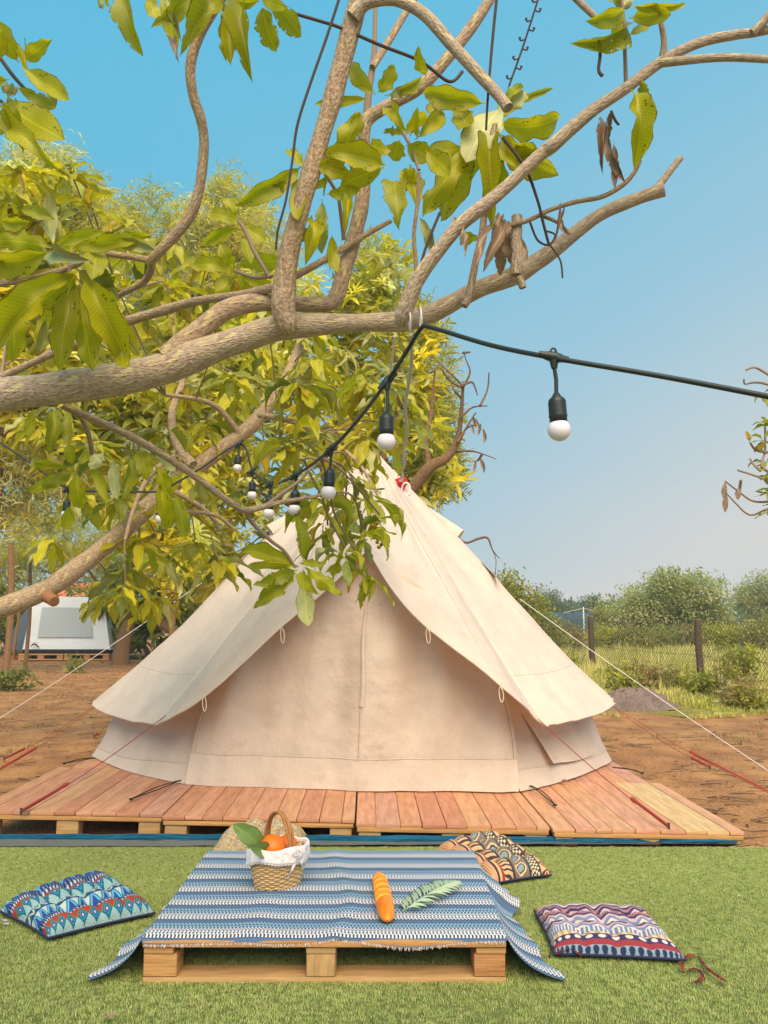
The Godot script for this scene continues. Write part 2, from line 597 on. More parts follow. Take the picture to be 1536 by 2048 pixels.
func make_cloth() -> void:
	var navy := Color(0.20, 0.28, 0.42)
	var slate := Color(0.35, 0.45, 0.59)
	var sky_ := Color(0.57, 0.72, 0.83)
	var milk := Color(0.93, 0.93, 0.92)
	var lilac := Color(0.60, 0.57, 0.70)
	# knitted blanket: one repeat of the stripe; beads of yarn as relief
	T.blanket = paint(64, 256, func(x: int, y: int):
		var r: int = y / 16
		var bead := fposmod(x / 16.0 + 0.5 * (r % 2), 1.0)
		var lit: bool = bead < 0.6
		match r:
			0, 1: return slate
			2: return sky_ if lit else navy
			3: return sky_ if bead < 0.8 else slate
			4: return sky_ if not lit else navy
			5: return sky_ if bead < 0.75 else slate
			6: return sky_ if lit else navy
			7: return slate if lit else milk
			8: return lilac if lit else milk
			9: return lilac.darkened(0.2) if lit else milk
			10: return milk if lit else lilac
			11: return slate if lit else milk
			12: return milk if bead < 0.72 else navy
			13: return milk if bead < 0.5 else navy
			14: return slate if lit else navy
		return slate)
	var knit := Image.create(64, 256, false, Image.FORMAT_L8)
	for y in 256:
		for x in 64:
			var r: int = y / 16
			var a := absf(fposmod(x / 16.0 + 0.5 * (r % 2), 1.0) - 0.5)
			var b := absf(fposmod(y / 16.0, 1.0) - 0.5)
			var k := clampf(1.0 - sqrt(a * a * 3.2 + b * b * 3.4), 0, 1)
			knit.set_pixel(x, y, Color(k, k, k))
	T.knit = ImageTexture.create_from_image(knit)
	mat("blanket", Color(0.94, 0.94, 0.94), 0.95, T.blanket, T.knit, 0.28, true)
	# blue cushion: diamonds, zigzags and beads across
	T.cushion_blue = paint(256, 256, func(x: int, y: int):
		var u: float = x / 256.0
		var v: float = fposmod(y / 256.0 * 2.0 + 0.46, 1.0)
		var tri_ := absf(fposmod(u * 12.0, 1.0) - 0.5) * 2.0
		var teal := Color(0.10, 0.46, 0.56)
		var deep := Color(0.10, 0.17, 0.46)
		var white := Color(0.72, 0.78, 0.76)
		if v < 0.06: return deep if fposmod(u * 40.0, 1.0) < 0.5 else white
		if v < 0.46:
			var k := absf((v - 0.26) / 0.20)
			var d := k + tri_
			if d < 0.22: return Color(0.82, 0.72, 0.76)
			if d < 0.42: return deep
			if d < 0.66: return Color(0.12, 0.56, 0.70)
			if d < 0.80: return Color(0.05, 0.26, 0.34)
			if v < 0.26: return Color(0.62, 0.22, 0.18) if d > 1.0 else Color(0.45, 0.5, 0.3)
			return white if d > 0.95 and fposmod(u * 60.0 + v * 40.0, 1.0) < 0.7 else teal
		if v < 0.50: return Color(0.06, 0.10, 0.30)
		if v < 0.62:
			var z := absf(fposmod(u * 14.0, 1.0) - 0.5) * 2.0
			return white if absf((v - 0.50) / 0.12 - z) < 0.28 else Color(0.10, 0.36, 0.42)
		if v < 0.66: return deep
		if v < 0.90:
			var z := absf((v - 0.66) / 0.24 - tri_)
			if z < 0.13: return Color(0.35, 0.72, 0.80)
			return Color(0.16, 0.24, 0.58) if (v - 0.66) / 0.24 > tri_ else (white if (v - 0.66) / 0.24 < tri_ - 0.35 else Color(0.13, 0.42, 0.6))
		return Color(0.12, 0.16, 0.34) if fposmod(u * 44.0, 1.0) < 0.6 else Color(0.40, 0.52, 0.66))
	mat("cushion_blue", Color(0.95, 0.95, 0.95), 0.9, T.cushion_blue)
	# warm cushion: triangles, rings and stripes on tan
	T.cushion_tan = paint(256, 256, func(x: int, y: int):
		var u: float = x / 256.0
		var v: float = y / 256.0
		var tan_ := Color(0.88, 0.70, 0.53)
		var ink := Color(0.25, 0.22, 0.23)
		var b := band(v, [0.03, 0.06, 0.22, 0.25, 0.36, 0.39, 0.56, 0.59, 0.70, 0.74, 0.78, 0.82])
		if b in [1, 3, 5, 7, 9, 11]: return ink if b != 9 else Color(0.66, 0.20, 0.16)
		if b == 0 or b == 10: return tan_
		if b == 2:
			var z := absf(fposmod(u * 9.0, 1.0) - 0.5) * 2.0
			var k := (v - 0.06) / 0.16
			if absf(k - z) < 0.14: return ink
			return Color(0.72, 0.26, 0.20) if k < z - 0.3 and k > 0.25 else tan_
		if b == 4: return ink if fposmod(u * 26.0, 1.0) < 0.5 == (fposmod((v - 0.25) * 20.0, 1.0) < 0.5) else Color(0.88, 0.82, 0.70)
		if b == 6:
			var p := Vector2(fposmod(u * 7.0, 1.0) - 0.5, (v - 0.475) * 6.0)
			var d := p.length()
			return Color(0.55, 0.62, 0.66) if d < 0.22 else ink if d < 0.30 else Color(0.88, 0.78, 0.58) if d < 0.40 else Color(0.52, 0.44, 0.40)
		if b == 8: return ink if absf(fposmod(u * 18.0 + v * 9.0, 1.0) - 0.5) < 0.2 else tan_
		return Color(0.76, 0.48, 0.36) if fposmod(v * 30.0, 1.0) < 0.45 else Color(0.90, 0.74, 0.56))
	mat("cushion_tan", Color(0.95, 0.95, 0.95), 0.9, T.cushion_tan)
	# plum cushion: waves, beads and arches
	T.cushion_plum = paint(256, 256, func(x: int, y: int):
		var u: float = x / 256.0
		var v: float = y / 256.0
		var plum := Color(0.22, 0.19, 0.36)
		var cream := Color(0.86, 0.80, 0.76)
		var wave := 0.035 * absf(fposmod(u * 9.0, 1.0) - 0.5) * 2.0
		if v < 0.06: return plum if fposmod(u * 30.0, 1.0) < 0.55 else cream
		if v < 0.17: return Color(0.72, 0.24, 0.18) if absf(fposmod(u * 5.0, 1.0) - 0.5) * 2.0 > (v - 0.06) / 0.11 + 0.25 else Color(0.90, 0.58, 0.44)
		if v < 0.64:
			var k := int(floor((v + wave) * 42.0))
			if absf(v - 0.37) < 0.025: return Color(0.68, 0.30, 0.28) if fposmod(u * 60.0, 1.0) < 0.7 else cream
			return [plum, Color(0.80, 0.70, 0.72), Color(0.48, 0.52, 0.66), cream, plum, Color(0.66, 0.46, 0.50)][k % 6]
		if v < 0.70: return Color(0.42, 0.50, 0.66) if fposmod(u * 34.0, 1.0) < 0.6 else cream
		if v < 0.72: return plum
		if v < 0.80: return Color(0.80, 0.64, 0.36) if absf(fposmod(u * 16.0, 1.0) - 0.5) < 0.32 * (1.0 - absf(v - 0.76) * 12.0) else cream
		if v < 0.88:
			var p := Vector2(fposmod(u * 13.0, 1.0) - 0.5, (v - 0.84) * 11.0)
			return cream if p.length() < 0.3 else plum
		if v < 0.94: return Color(0.58, 0.20, 0.24)
		var q := Vector2(fposmod(u * 20.0, 1.0) - 0.5, (v - 0.97) * 12.0)
		return Color(0.10, 0.20, 0.34) if q.length() < 0.34 else Color(0.55, 0.62, 0.70))
	mat("cushion_plum", Color(0.95, 0.95, 0.95), 0.9, T.cushion_plum)
	# floral cushion: small cream, black and yellow figures
	var cells := FastNoiseLite.new()
	cells.noise_type = FastNoiseLite.TYPE_CELLULAR
	cells.frequency = 0.06
	cells.seed = 4
	var curl := noise_image(256, 0.04, 2, 77)
	T.cushion_floral = paint(256, 256, func(x: int, y: int):
		var n: float = cells.get_noise_2d(x, y)
		var k := fposmod(curl.get_pixel(x, y).r * 9.0, 1.0)
		if n < -0.86: return Color(0.42, 0.16, 0.12)
		if n < -0.70: return Color(0.90, 0.70, 0.20)
		if k < 0.36: return Color(0.13, 0.12, 0.15)
		if k < 0.46: return Color(0.66, 0.56, 0.36)
		return Color(0.93, 0.87, 0.74))
	mat("cushion_floral", Color(0.95, 0.95, 0.95), 0.9, T.cushion_floral)
	mat("cushion_piping", Color(0.14, 0.17, 0.30), 0.9)
	mat("tie_grey", Color(0.60, 0.62, 0.66), 0.9, null, null, 0, true)
	mat("tie_red", Color(0.66, 0.26, 0.20), 0.9, T.cushion_plum, null, 0, true)
	mat("tie_tan", Color(0.66, 0.56, 0.46), 0.9, T.cushion_tan, null, 0, true)


func _ready() -> void:
	rng.seed = 20
	# ---- camera
	var cam := Camera3D.new()
	cam.name = "camera"
	cam.position = SEE
	cam.rotation = Vector3(PITCH, 0, 0)
	cam.fov = rad_to_deg(2.0 * atan(1024.0 / FOCAL))
	cam.near = 0.05
	cam.far = 900.0
	cam.current = true
	add_child(cam)
	# ---- sky: cyan overhead, paling to a white haze low on the sunny side
	var env := Environment.new()
	env.background_mode = Environment.BG_SKY
	env.tonemap_mode = Environment.TONE_MAPPER_LINEAR
	env.tonemap_exposure = 3.5
	env.sdfgi_enabled = true
	env.ssao_enabled = true
	env.ssil_enabled = true
	env.background_energy_multiplier = 0.297
	env.fog_enabled = true
	env.fog_density = 0.0017
	env.fog_light_color = Color(0.80, 0.86, 0.90)
	var sky := Sky.new()
	var pano := PanoramaSkyMaterial.new()
	pano.panorama = sky_picture()
	sky.sky_material = pano
	env.sky = sky
	var we := WorldEnvironment.new()
	we.name = "world"
	we.environment = env
	add_child(we)
	# ---- a low-contrast sun behind haze, high on the right
	var sun := DirectionalLight3D.new()
	sun.name = "sun"
	sun.light_energy = 0.56
	sun.light_color = Color(1.0, 0.88, 0.74)
	sun.light_angular_distance = 60.0
	sun.shadow_enabled = true
	add_child(sun)
	sun.look_at_from_position(Vector3(0.9, 7.0, 5.8), Vector3.ZERO)
	make_materials()
	# ---- large things first
	ground()
	turf()
	deck()
	bell_tent()
	far_country()
	fence()
	white_tent()
	mango_tree()
	middle_trees()
	string_light()
	guy_ropes()
	# ---- the picnic
	pallet_table()
	blanket()
	basket()
	bread()
	fern_leaf()
	cushions()
	litter()


func sky_picture() -> ImageTexture:
	var w := 512
	var h := 256
	var im := Image.create(w, h, false, Image.FORMAT_RGBF)
	var glow := Vector3(sin(0.72), 0.14, -cos(0.72)).normalized()
	var puff := FastNoiseLite.new()
	puff.seed = 2
	puff.frequency = 1.6
	puff.fractal_octaves = 4
	for y in h:
		var up := (0.5 - (y + 0.5) / h) * PI
		for x in w:
			var round_ := (x + 0.5) / w * TAU
			var d := Vector3(sin(round_) * cos(up), sin(up), -cos(round_) * cos(up))
			var a := rad_to_deg(d.angle_to(glow))
			var pale := clampf(exp(-pow(maxf(rad_to_deg(up), 0.0) / 30.0, 1.3)) * (0.24 + 0.90 * exp(-pow(a / 34.0, 2.0))), 0, 1)
			pale = clampf(pale + 0.42 * exp(-maxf(rad_to_deg(up), 0.0) / 5.0) + 0.05 * puff.get_noise_3dv(d * Vector3(1, 2.4, 1)), 0, 1)
			var c := Vector3(0.066, 0.475, 0.72).lerp(Vector3(0.70, 0.68, 0.65), pale)
			im.set_pixel(x, y, Color(c.x, c.y, c.z))
	return ImageTexture.create_from_image(im)


# ---------------------------------------------------------------- ground
func land(x: float, z: float) -> float:
	var near := clampf((-z - 4.9) / 1.5, 0, 1) if absf(x) < 2.6 else 1.0
	return (0.03 * wob.get_noise_2d(x * 60.0, z * 60.0) + 0.012 * fine.get_noise_2d(x * 90.0, z * 90.0)) * near * clampf((-z - 3.0) / 2.0, 0, 1) - 0.012


func ground() -> void:
	var s := Shape.new()
	s.grid(150, 150, func(u: float, v: float):
		var a: float = u * 2 - 1
		var x := a * 10.0 + a * a * a * 150.0
		var z := 6.0 - v * 28.0 - v * v * v * v * 180.0
		return Vector3(x, land(x, z), z), Vector2.ONE, true)
	structure("ground", s, M.soil)
	# the meadow beyond the fence and along its foot
	var m := Shape.new()
	m.grid(60, 60, func(u: float, v: float):
		var z := -10.9 - v * 24.0 - v * v * v * 150.0
		var left := 1.4 + 0.5 * sin(z * 1.7) + 0.3 * sin(z * 4.1) - v * v * 30.0
		var x := left + u * (18.0 + v * 120.0)
		return Vector3(x, land(x, z) + 0.004 + 0.004 * clampf(v * 40.0, 0, 1), z + 0.5 * sin(x * 2.1) + 0.25 * sin(x * 5.3)), Vector2.ONE, true)
	structure("meadow", m, M.meadow_earth)


func tuft(blades: int, height: float, reach: float, width: float, bend: float, seeded: int) -> Shape:
	var r := RandomNumberGenerator.new()
	r.seed = seeded
	var s := Shape.new()
	for i in blades:
		var a := r.randf() * TAU
		var root := Vector3(cos(a), 0, sin(a)) * reach * sqrt(r.randf())
		var b := r.randf() * TAU
		var lean := Vector3(cos(b), 0, sin(b)) * bend * r.randf_range(0.3, 1.0)
		var side := Vector3(-sin(b), 0, cos(b)) * width * 0.5
		var h := height * r.randf_range(0.6, 1.0)
		var k := s.vert(root - side, Vector2(0, 0))
		s.vert(root + side, Vector2(1, 0))
		s.vert(root + lean * 0.35 + Vector3(0, h * 0.6, 0) - side * 0.8, Vector2(0, 0.6))
		s.vert(root + lean * 0.35 + Vector3(0, h * 0.6, 0) + side * 0.8, Vector2(1, 0.6))
		s.vert(root + lean + Vector3(0, h, 0), Vector2(0.5, 1))
		s.quad(k, k + 1, k + 3, k + 2)
		s.tri(k + 2, k + 3, k + 4)
	return s


func turf() -> void:
	var s := Shape.new()
	s.box(Transform3D(Basis(), Vector3(-0.45, 0.000, -1.40)), Vector3(4.94, 0.016, 6.30), 0.004)
	structure("turf_mat", s, M.turf_backing)
	var kinds := [[], [], []]
	var tints := [[], [], []]
	var mow := FastNoiseLite.new()
	mow.seed = 8
	mow.frequency = 0.9
	for i in 165000:
		var z := -1.9 - 2.64 * sqrt(rng.randf()) * 1.0
		var x := rnd(-2.9, 2.01)
		var n := mow.get_noise_2d(x * 1.0, z * 1.0)
		var k := i % 3
		var t := Transform3D(Basis(Vector3.UP, rnd(0, TAU)).scaled(Vector3.ONE * rnd(0.8, 1.15) * (1.0 + 0.1 * n)), Vector3(x, 0.006, z))
		kinds[k].append(t)
		var g := 1.0 + 0.12 * n + rnd(-0.2, 0.2)
		var hue := rng.randf()
		var c := Color(0.345, 0.44, 0.125) if hue < 0.68 else Color(0.44, 0.50, 0.17) if hue < 0.92 else Color(0.48, 0.46, 0.22)
		tints[k].append(Color(c.r * g, c.g * g, c.b * g))
	for k in 3:
		mass("turf_blades", tuft(10, 0.012, 0.012, 0.0016, 0.013, 60 + k).mesh(), M.blade, kinds[k], tints[k])


const DECK_TILT := 0.022

func deck_level(x: float) -> float:
	return 0.116 - DECK_TILT * (x + 0.15)


func deck() -> void:
	var frame_basis := Basis(Vector3.UP, 0.02) * Basis(Vector3.BACK, -DECK_TILT)
	var root := on(711, 1645, 0.114)
	root.y = 0
	var d := thing("wooden_deck", "orange brown timber deck of joined pallets under the large bell tent", "deck", root)
	for row in 4:
		for col in 4:
			var w := 1.045 if col < 3 else 1.03
			var p := Node3D.new()
			p.name = "panel" if row + col == 0 else "panel_%03d" % (row * 4 + col)
			d.add_child(p)
			var left := (col - 2) * 1.052
			var step := [-0.12, -0.06, 0.01, 0.05][col] as float
			var reach := 1.30
			var front := -step + row * (reach + 0.012)
			if row > 0 and col == 3: w = 0.96
			if row > 0 and col == 0:
				left += 0.09 * row
				w -= 0.09 * row
			var lift := rnd(-0.003, 0.003)
			var frame := Transform3D(frame_basis, root)
			var x := 0.0
			var k := 0
			while x < w - 0.02:
				var wide_ := minf(rnd(0.085, 0.145), w - x)
				if w - x - wide_ < 0.05: wide_ = w - x
				var s := Shape.new()
				var len_ := reach - rnd(0.0, 0.010)
				var c := frame * Vector3(left + x + wide_ * 0.5, 0.103 + lift + rnd(-0.0015, 0.0015), -(front + reach * 0.5) + rnd(-0.004, 0.004))
				var b := Basis(Vector3.UP, PI * 0.5 + rnd(-0.002, 0.002)) * Basis()
				var q := Transform3D(frame.basis * b, c)
				s.box(q, Vector3(len_, 0.022, wide_ - rnd(0.001, 0.0035)), 0.003, Vector2(rnd(0, 9), rnd(0, 9)), 1.6)
				var tone := rng.randi_range(0, 4)
				if col == 3 and row == 0 and x > 0.66 and x < 0.84: tone = 5
				elif rng.randf() < 0.15: tone = 6
				put("plank", s, M["plank_%d" % tone], p)
				x += wide_
				k += 1
			# stringer boards across, blocks and foot boards below
			for j in 3:
				var s := Shape.new()
				s.box(Transform3D(frame.basis, frame * Vector3(left + w * 0.5, 0.0795, -(front + 0.05 + j * (reach - 0.1) * 0.5) + 0.004)), Vector3(w - 0.012, 0.023, 0.095), 0.003, Vector2(rnd(0, 5), rnd(0, 5)), 1.6)
				put("stringer_board", s, M.pallet_wood, p)
				for bx in [0.075, w * 0.5, w - 0.075]:
					var t := Shape.new()
					var under_: float = DECK_TILT * (left + bx)
					t.box(Transform3D(frame.basis, frame * Vector3(left + bx, (0.068 + under_) * 0.5, -(front + 0.052 + j * (reach - 0.1) * 0.5))), Vector3(0.12, 0.068 - under_, 0.09), 0.004, Vector2(rnd(0, 5), rnd(0, 5)), 1.6)
					put("block", t, M.pallet_wood_pale, p)
	# blue tarpaulin folded along the front of the deck
	var f := Transform3D(frame_basis, root)
	var tarp := Shape.new()
	var profile := [Vector2(-0.06, 0.010), Vector2(-0.012, 0.046), Vector2(0.006, 0.056), Vector2(0.018, 0.053), Vector2(0.026, 0.042), Vector2(0.030, 0.031)]
	tarp.grid(220, 15, func(u: float, v: float):
		var x: float = -2.12 + u * 4.16
		var k := v as float * 5.0
		var i := mini(int(k), 4)
		var p: Vector2 = profile[i].lerp(profile[i + 1], k - i)
		var n := wob.get_noise_2d(x * 160.0, 3.0)
		var m := fine.get_noise_2d(x * 120.0, p.y * 600.0)
		return f * Vector3(x, p.y * (1.0 + 0.22 * n) + 0.003 * m + DECK_TILT * 0.55 * x, p.x + 0.015 * n + 0.003 * m + 0.022))
	var under := Shape.new()
	under.grid(160, 4, func(u: float, v: float):
		var x: float = -2.12 + u * 4.16
		var n := wob.get_noise_2d(x * 160.0, 3.0)
		return f * Vector3(x, 0.031 - 0.014 * v + 0.002 * fine.get_noise_2d(x * 200.0, v * 90.0) + DECK_TILT * lerpf(0.55, 0.95, v) * x, 0.052 + 0.015 * n + v * 0.020))
	var tp := thing("tarpaulin", "bright blue tarpaulin edge folded along the front of the deck", "tarpaulin", root)
	put("blue_fold", tarp, M.tarp, tp)
	put("grey_edge", under, M.tarp_under, tp)


# ---------------------------------------------------------------- the bell tent
var tent_apex := Vector3.ZERO
var tent_mid := Vector3(-0.25, 0, -7.15)

func cloth_noise(p: Vector3) -> float:
	return 0.014 * wob.get_noise_3dv(p * 110.0) + 0.006 * fine.get_noise_3dv(p * Vector3(80, 45, 60))


func bell_tent() -> void:
	tent_apex = at(746, 905, 7.15)
	var A := tent_apex
	var C := tent_mid
	var t := thing("bell_tent", "large cream canvas bell tent with closed front door on the timber deck", "tent", Vector3(C.x, 0.116, C.z))
	var CL := at(320, 1446, 5.55)
	var CR := at(1083, 1450, 5.50)
	var TL := at(193, 1410, 6.50)
	var TR := at(1219, 1409, 6.40)
	# eave corners all the way round, from the right door corner to the left one
	var keys := [CR, TR]
	var aR := atan2(TR.x - C.x, TR.z - C.z)
	var aL := TAU + atan2(TL.x - C.x, TL.z - C.z)
	for k in range(1, 6):
		var a := lerpf(aR, aL, k / 6.0)
		keys.append(Vector3(C.x + sin(a) * 2.12, 0.535, C.z + cos(a) * 2.12))
	keys.append(TL)
	keys.append(CL)
	var D0 := at(735, 1097, 5.52)
	var eave := func(u: float) -> Vector3:
		var k := u * (keys.size() - 1)
		var i := mini(int(k), keys.size() - 2)
		var f := k - i
		var p: Vector3 = (keys[i] as Vector3).lerp(keys[i + 1], f)
		var out := Vector3(p.x - C.x, 0, p.z - C.z).normalized()
		var dip := 4.0 * f * (1.0 - f)
		if i == 0 or i == keys.size() - 2:
			return p + out * 0.05 * dip + Vector3(0, -0.012 * dip, 0)
		return p + out * 0.06 * dip + Vector3(0, 0.02 * dip, 0)
	var surface := func(u: float, s: float) -> Vector3:
		var E: Vector3 = eave.call(u)
		var k := u * (keys.size() - 1)
		var f := k - floorf(k)
		var out := Vector3(E.x - C.x, 0, E.z - C.z).normalized()
		var p := (A + out * 0.035).lerp(E, s)
		var sag := sin(PI * minf(s * 1.02, 1.0)) * (0.5 - 0.5 * cos(TAU * f)) * 0.05
		p -= (out * 0.6 + Vector3.UP * 0.4) * sag
		# the guy lines pull the upper roof outwards on both sides
		var left := exp(-pow((u - 0.80) / 0.075, 2.0)) * exp(-pow((s - 0.40) / 0.20, 2.0))
		var right := exp(-pow((u - 0.19) / 0.06, 2.0)) * exp(-pow((s - 0.44) / 0.16, 2.0))
		p += (out * 0.8 + Vector3.UP * 0.5) * (0.11 * left + 0.03 * right)
		# the lip below the eave seam kicks out a little
		p += out * 0.03 * smoothstep(0.86, 1.0, s)
		p += (out * 0.7 + Vector3.UP * 0.6) * 0.010 * sin(u * 190.0 + 3.0 * sin(u * 37.0)) * smoothstep(0.70, 0.95, s) * (0.5 + 0.5 * sin(u * 53.0))
		return p + (out * 0.7 + Vector3.UP * 0.7) * cloth_noise(p) * smoothstep(0.0, 0.2, s)
	var roof := Shape.new()
	roof.grid(128, 44, func(u: float, v: float): return surface.call(u, v), Vector2(6, 3))
	put("roof", roof, M.canvas, t)
	# the two front panels that hang as an awning over the door
	var pl := [D0, at(650, 1182, 5.41), at(565, 1252, 5.32), at(430, 1376, 5.20), at(350, 1432, 5.36), CL]
	var pr := [D0, at(785, 1180, 5.42), at(852, 1254, 5.32), at(960, 1336, 5.21), at(1040, 1404, 5.22), at(1068, 1434, 5.36), CR]
	for side in 2:
		var edge := curve(pl if side == 0 else pr, 8)
		var key: float = 1.0 if side == 0 else 0.0
		var Ek: Vector3 = surface.call(key, 1.0)
		edge[edge.size() - 1] = Ek
		var out := Vector3(Ek.x - C.x, 0, Ek.z - C.z).normalized()
		var panel := func(u: float, s: float) -> Vector3:
			var k := u * (edge.size() - 1)
			var i := mini(int(k), edge.size() - 2)
			var F: Vector3 = (edge[i] as Vector3).lerp(edge[i + 1], k - i)
			var dir := Vector3(0, 0, 1).lerp(out, u).normalized()
			var p := (A + dir * 0.035).lerp(F, s)
			var sag := sin(PI * s) * sin(PI * u) * 0.035
			p -= (dir * 0.7 + Vector3.UP * 0.3) * sag
			p += dir * 0.03 * smoothstep(0.86, 1.0, s) * smoothstep(0.8, 1.0, u)
			# long soft folds that run from the peak to the eave
			p += (dir * 0.7 + Vector3.UP * 0.5) * (0.012 * sin(u * 17.0 + side * 2.0) + 0.006 * sin(u * 41.0 + s * 2.0 + side)) * sin(PI * s) * sin(PI * u)
			return p + (dir * 0.7 + Vector3.UP * 0.7) * cloth_noise(p) * smoothstep(0.0, 0.2, s)
		var flap := Shape.new()
		flap.grid(48, 44, func(u: float, v: float): return panel.call(u, v), Vector2(2, 3))
		put("roof_panel", flap, M.canvas, t)
		# hems, seams
		var hem := []
		for i in 41:
			hem.append(panel.call(i / 40.0, 1.0))
		var h := Shape.new()
		h.tube(hem, [0.006], 6)
		put("hem", h, M.canvas, t)
		var seam := []
		for i in 31:
			seam.append(panel.call(0.55 + 0.03 * side, lerpf(0.08, 0.995, i / 30.0)) + Vector3(0, 0.001, 0.003))
		seam_strip(t, seam, 0.010 if side == 1 else 0.005, M.canvas)
		var lip := []
		for i in 21:
			lip.append(panel.call(lerpf(0.78, 1.0, i / 20.0), lerpf(0.95, 0.86, i / 20.0)))
		seam_strip(t, lip, 0.004, M.canvas)
	var rim := []
	for i in 129:
		rim.append(surface.call(i / 128.0, 1.0))
	var rh := Shape.new()
	rh.tube(rim, [0.006], 6)
	put("hem", rh, M.canvas, t)
	for r in [0, 1, 6, 7]:
		var seam := []
		for i in 31:
			var u: float = [0.0, 1.0 / 7.5, 0.0, 0.0, 0.0, 0.0, 6.85 / 8.0, 1.0][r]
			seam.append(surface.call(u, lerpf(0.08, 0.99, i / 30.0)) + Vector3(0, 0.003, 0.002))
		seam_strip(t, seam, 0.014, M.canvas)
	for span in [[0.0, 0.14], [0.86, 1.0]]:
		var lip := []
		for i in 21:
			lip.append(surface.call(lerpf(span[0], span[1], i / 20.0), 0.86) + Vector3(0, 0.0008, 0.0))
		seam_strip(t, lip, 0.004, M.canvas)
	# door: two curtains that meet in the middle
	var top := at(735, 1106, 5.66)
	var BL := on(372, 1567, deck_level(-1.2) + 0.004)
	var BR := on(1037, 1582, deck_level(0.82) + 0.004)
	var BM := on(712, 1579, deck_level(-0.17) + 0.004)
	var door := func(u: float, v: float) -> Vector3:   # u -1..1, v 0 at the peak
		var foot := BM.lerp(BL, -u) if u < 0 else BM.lerp(BR, u)
		var half := 1.0 - pow(1.0 - v, 2.8)
		var p := Vector3(lerpf(top.x + (BM.x - top.x) * v, foot.x, 1.0), lerpf(top.y, foot.y, v), lerpf(top.z, foot.z, v))
		p.x = lerpf(lerpf(top.x, BM.x, v), foot.x, 1.0) - (foot.x - BM.x) * (1.0 - half) + (top.x - BM.x) * (1.0 - v)
		var w := u * 9.0 * (0.55 + 0.45 * v)
		var fold := sin(w * 0.8 + 1.1) * 0.5 + sin(w * 1.7 - 0.6 + v * 1.5) * 0.35 + sin(w * 3.1 + 2.0) * 0.12
		var calm := smoothstep(0.20, 0.50, v) * (1.0 - 0.72 * smoothstep(0.55, 0.98, v)) * (1.0 - smoothstep(0.85, 1.0, absf(u)))
		p.z += 0.095 * fold * calm - 0.02 * pow(absf(u), 3.0) - 0.34 * pow(absf(u), 4.0) * (1.0 - v) * smoothstep(0.1, 0.4, v)
		p.z += 0.9 * cloth_noise(p * 1.3) + 0.010 * wob.get_noise_3dv(Vector3(p.x * 130, p.y * 60, 4)) * smoothstep(0.3, 0.7, v)
		return p
	for side in [-1, 1]:
		var s := Shape.new()
		s.grid(60, 80, func(u: float, v: float): return door.call(side * u, v * 0.88) + Vector3(0, 0, 0.004 if side < 0 else 0.0), Vector2(2, 3))
		put("door_curtain", s, M.canvas, t)
		var k := Shape.new()
		k.grid(50, 8, func(u: float, v: float):
			var p: Vector3 = door.call(side * u, 0.876 + 0.124 * v)
			return p + Vector3(0, 0, 0.010 + 0.026 * v + 0.010 * wob.get_noise_2d(p.x * 200.0, v * 30.0 + side) + (0.004 if side < 0 else 0.0)), Vector2(2, 0.3))
		put("door_skirt", k, M.canvas, t)
		var brim := []
		for i in 31:
			var q: Vector3 = door.call(side * i / 30.0, 0.876)
			brim.append(q + Vector3(0, 0, 0.010 + 0.008 * wob.get_noise_2d(q.x * 200.0, side) + (0.004 if side < 0 else 0.0)))
		seam_strip(t, brim, 0.010, M.canvas)
	var zip := Shape.new()
	zip.grid(4, 50, func(u: float, v: float):
		var p: Vector3 = door.call((u - 0.5) * 0.030 + 0.006, lerpf(0.07, 0.66, v))
		return p + Vector3(0.006 * sin(v * 9.0), 0, 0.012 + 0.008 * sin(PI * u)))
	put("zip_cover", zip, M.canvas, t)
	var mid := []
	for i in 25:
		mid.append(door.call(0.008, lerpf(0.66, 0.875, i / 24.0)) + Vector3(0, 0, 0.008))
	seam_strip(t, mid, 0.008, M.canvas)
	# side seams of the door
	for side in [-1, 1]:
		var pts := []
		for i in 13:
			pts.append(door.call(side * 0.985, lerpf(0.5, 0.875, i / 12.0)) + Vector3(0, 0, 0.012))
		seam_strip(t, pts, 0.012, M.canvas)
	# low wall round the rest
	var foot := [BR, on(1218, 1521, deck_level(1.65) + 0.006)]
	for k in range(1, 6):
		var a := lerpf(aR, aL, k / 6.0)
		foot.append(Vector3(C.x + sin(a) * 2.08, deck_level(C.x + sin(a) * 2.08) + 0.006, C.z + cos(a) * 2.08))
	foot.append(on(190, 1511, deck_level(-2.2) + 0.006))
	foot.append(BL)
	var wall_at := func(u: float, v: float) -> Vector3:
		var k := u * (foot.size() - 1)
		var i := mini(int(k), foot.size() - 2)
		var f := k - i
		var p: Vector3 = (foot[i] as Vector3).lerp(foot[i + 1], f)
		var out := Vector3(p.x - C.x, 0, p.z - C.z).normalized()
		p += out * 0.30 * f * (1.0 - f)
		var near := 1.0 - smoothstep(0.0, 0.085, minf(u, 1.0 - u))
		p += out * (-0.17 * (1.0 - v)) * (1.0 + 1.3 * near)
		p.y = lerpf(lerpf(0.54, 0.80, near), p.y, v)
		var fold := sin(u * 260.0) * 0.5 + sin(u * 141.0 + 1.0) * 0.5
		return p + out * (0.014 * fold * sin(PI * v) * (1.0 - v * 0.5) + cloth_noise(p * 1.4))
	var wall := Shape.new()
	wall.grid(260, 16, func(u: float, v: float): return wall_at.call(u, v), Vector2(7, 0.5))
	put("side_wall", wall, M.canvas, t)
	var mud := Shape.new()
	mud.grid(200, 4, func(u: float, v: float):
		var p: Vector3 = wall_at.call(u, 0.83 + 0.17 * v)
		var out := Vector3(p.x - C.x, 0, p.z - C.z).normalized()
		return p + out * (0.006 + 0.012 * v), Vector2(7, 0.15))
	put("mud_flap", mud, M.canvas, t)
	var mud_brim := []
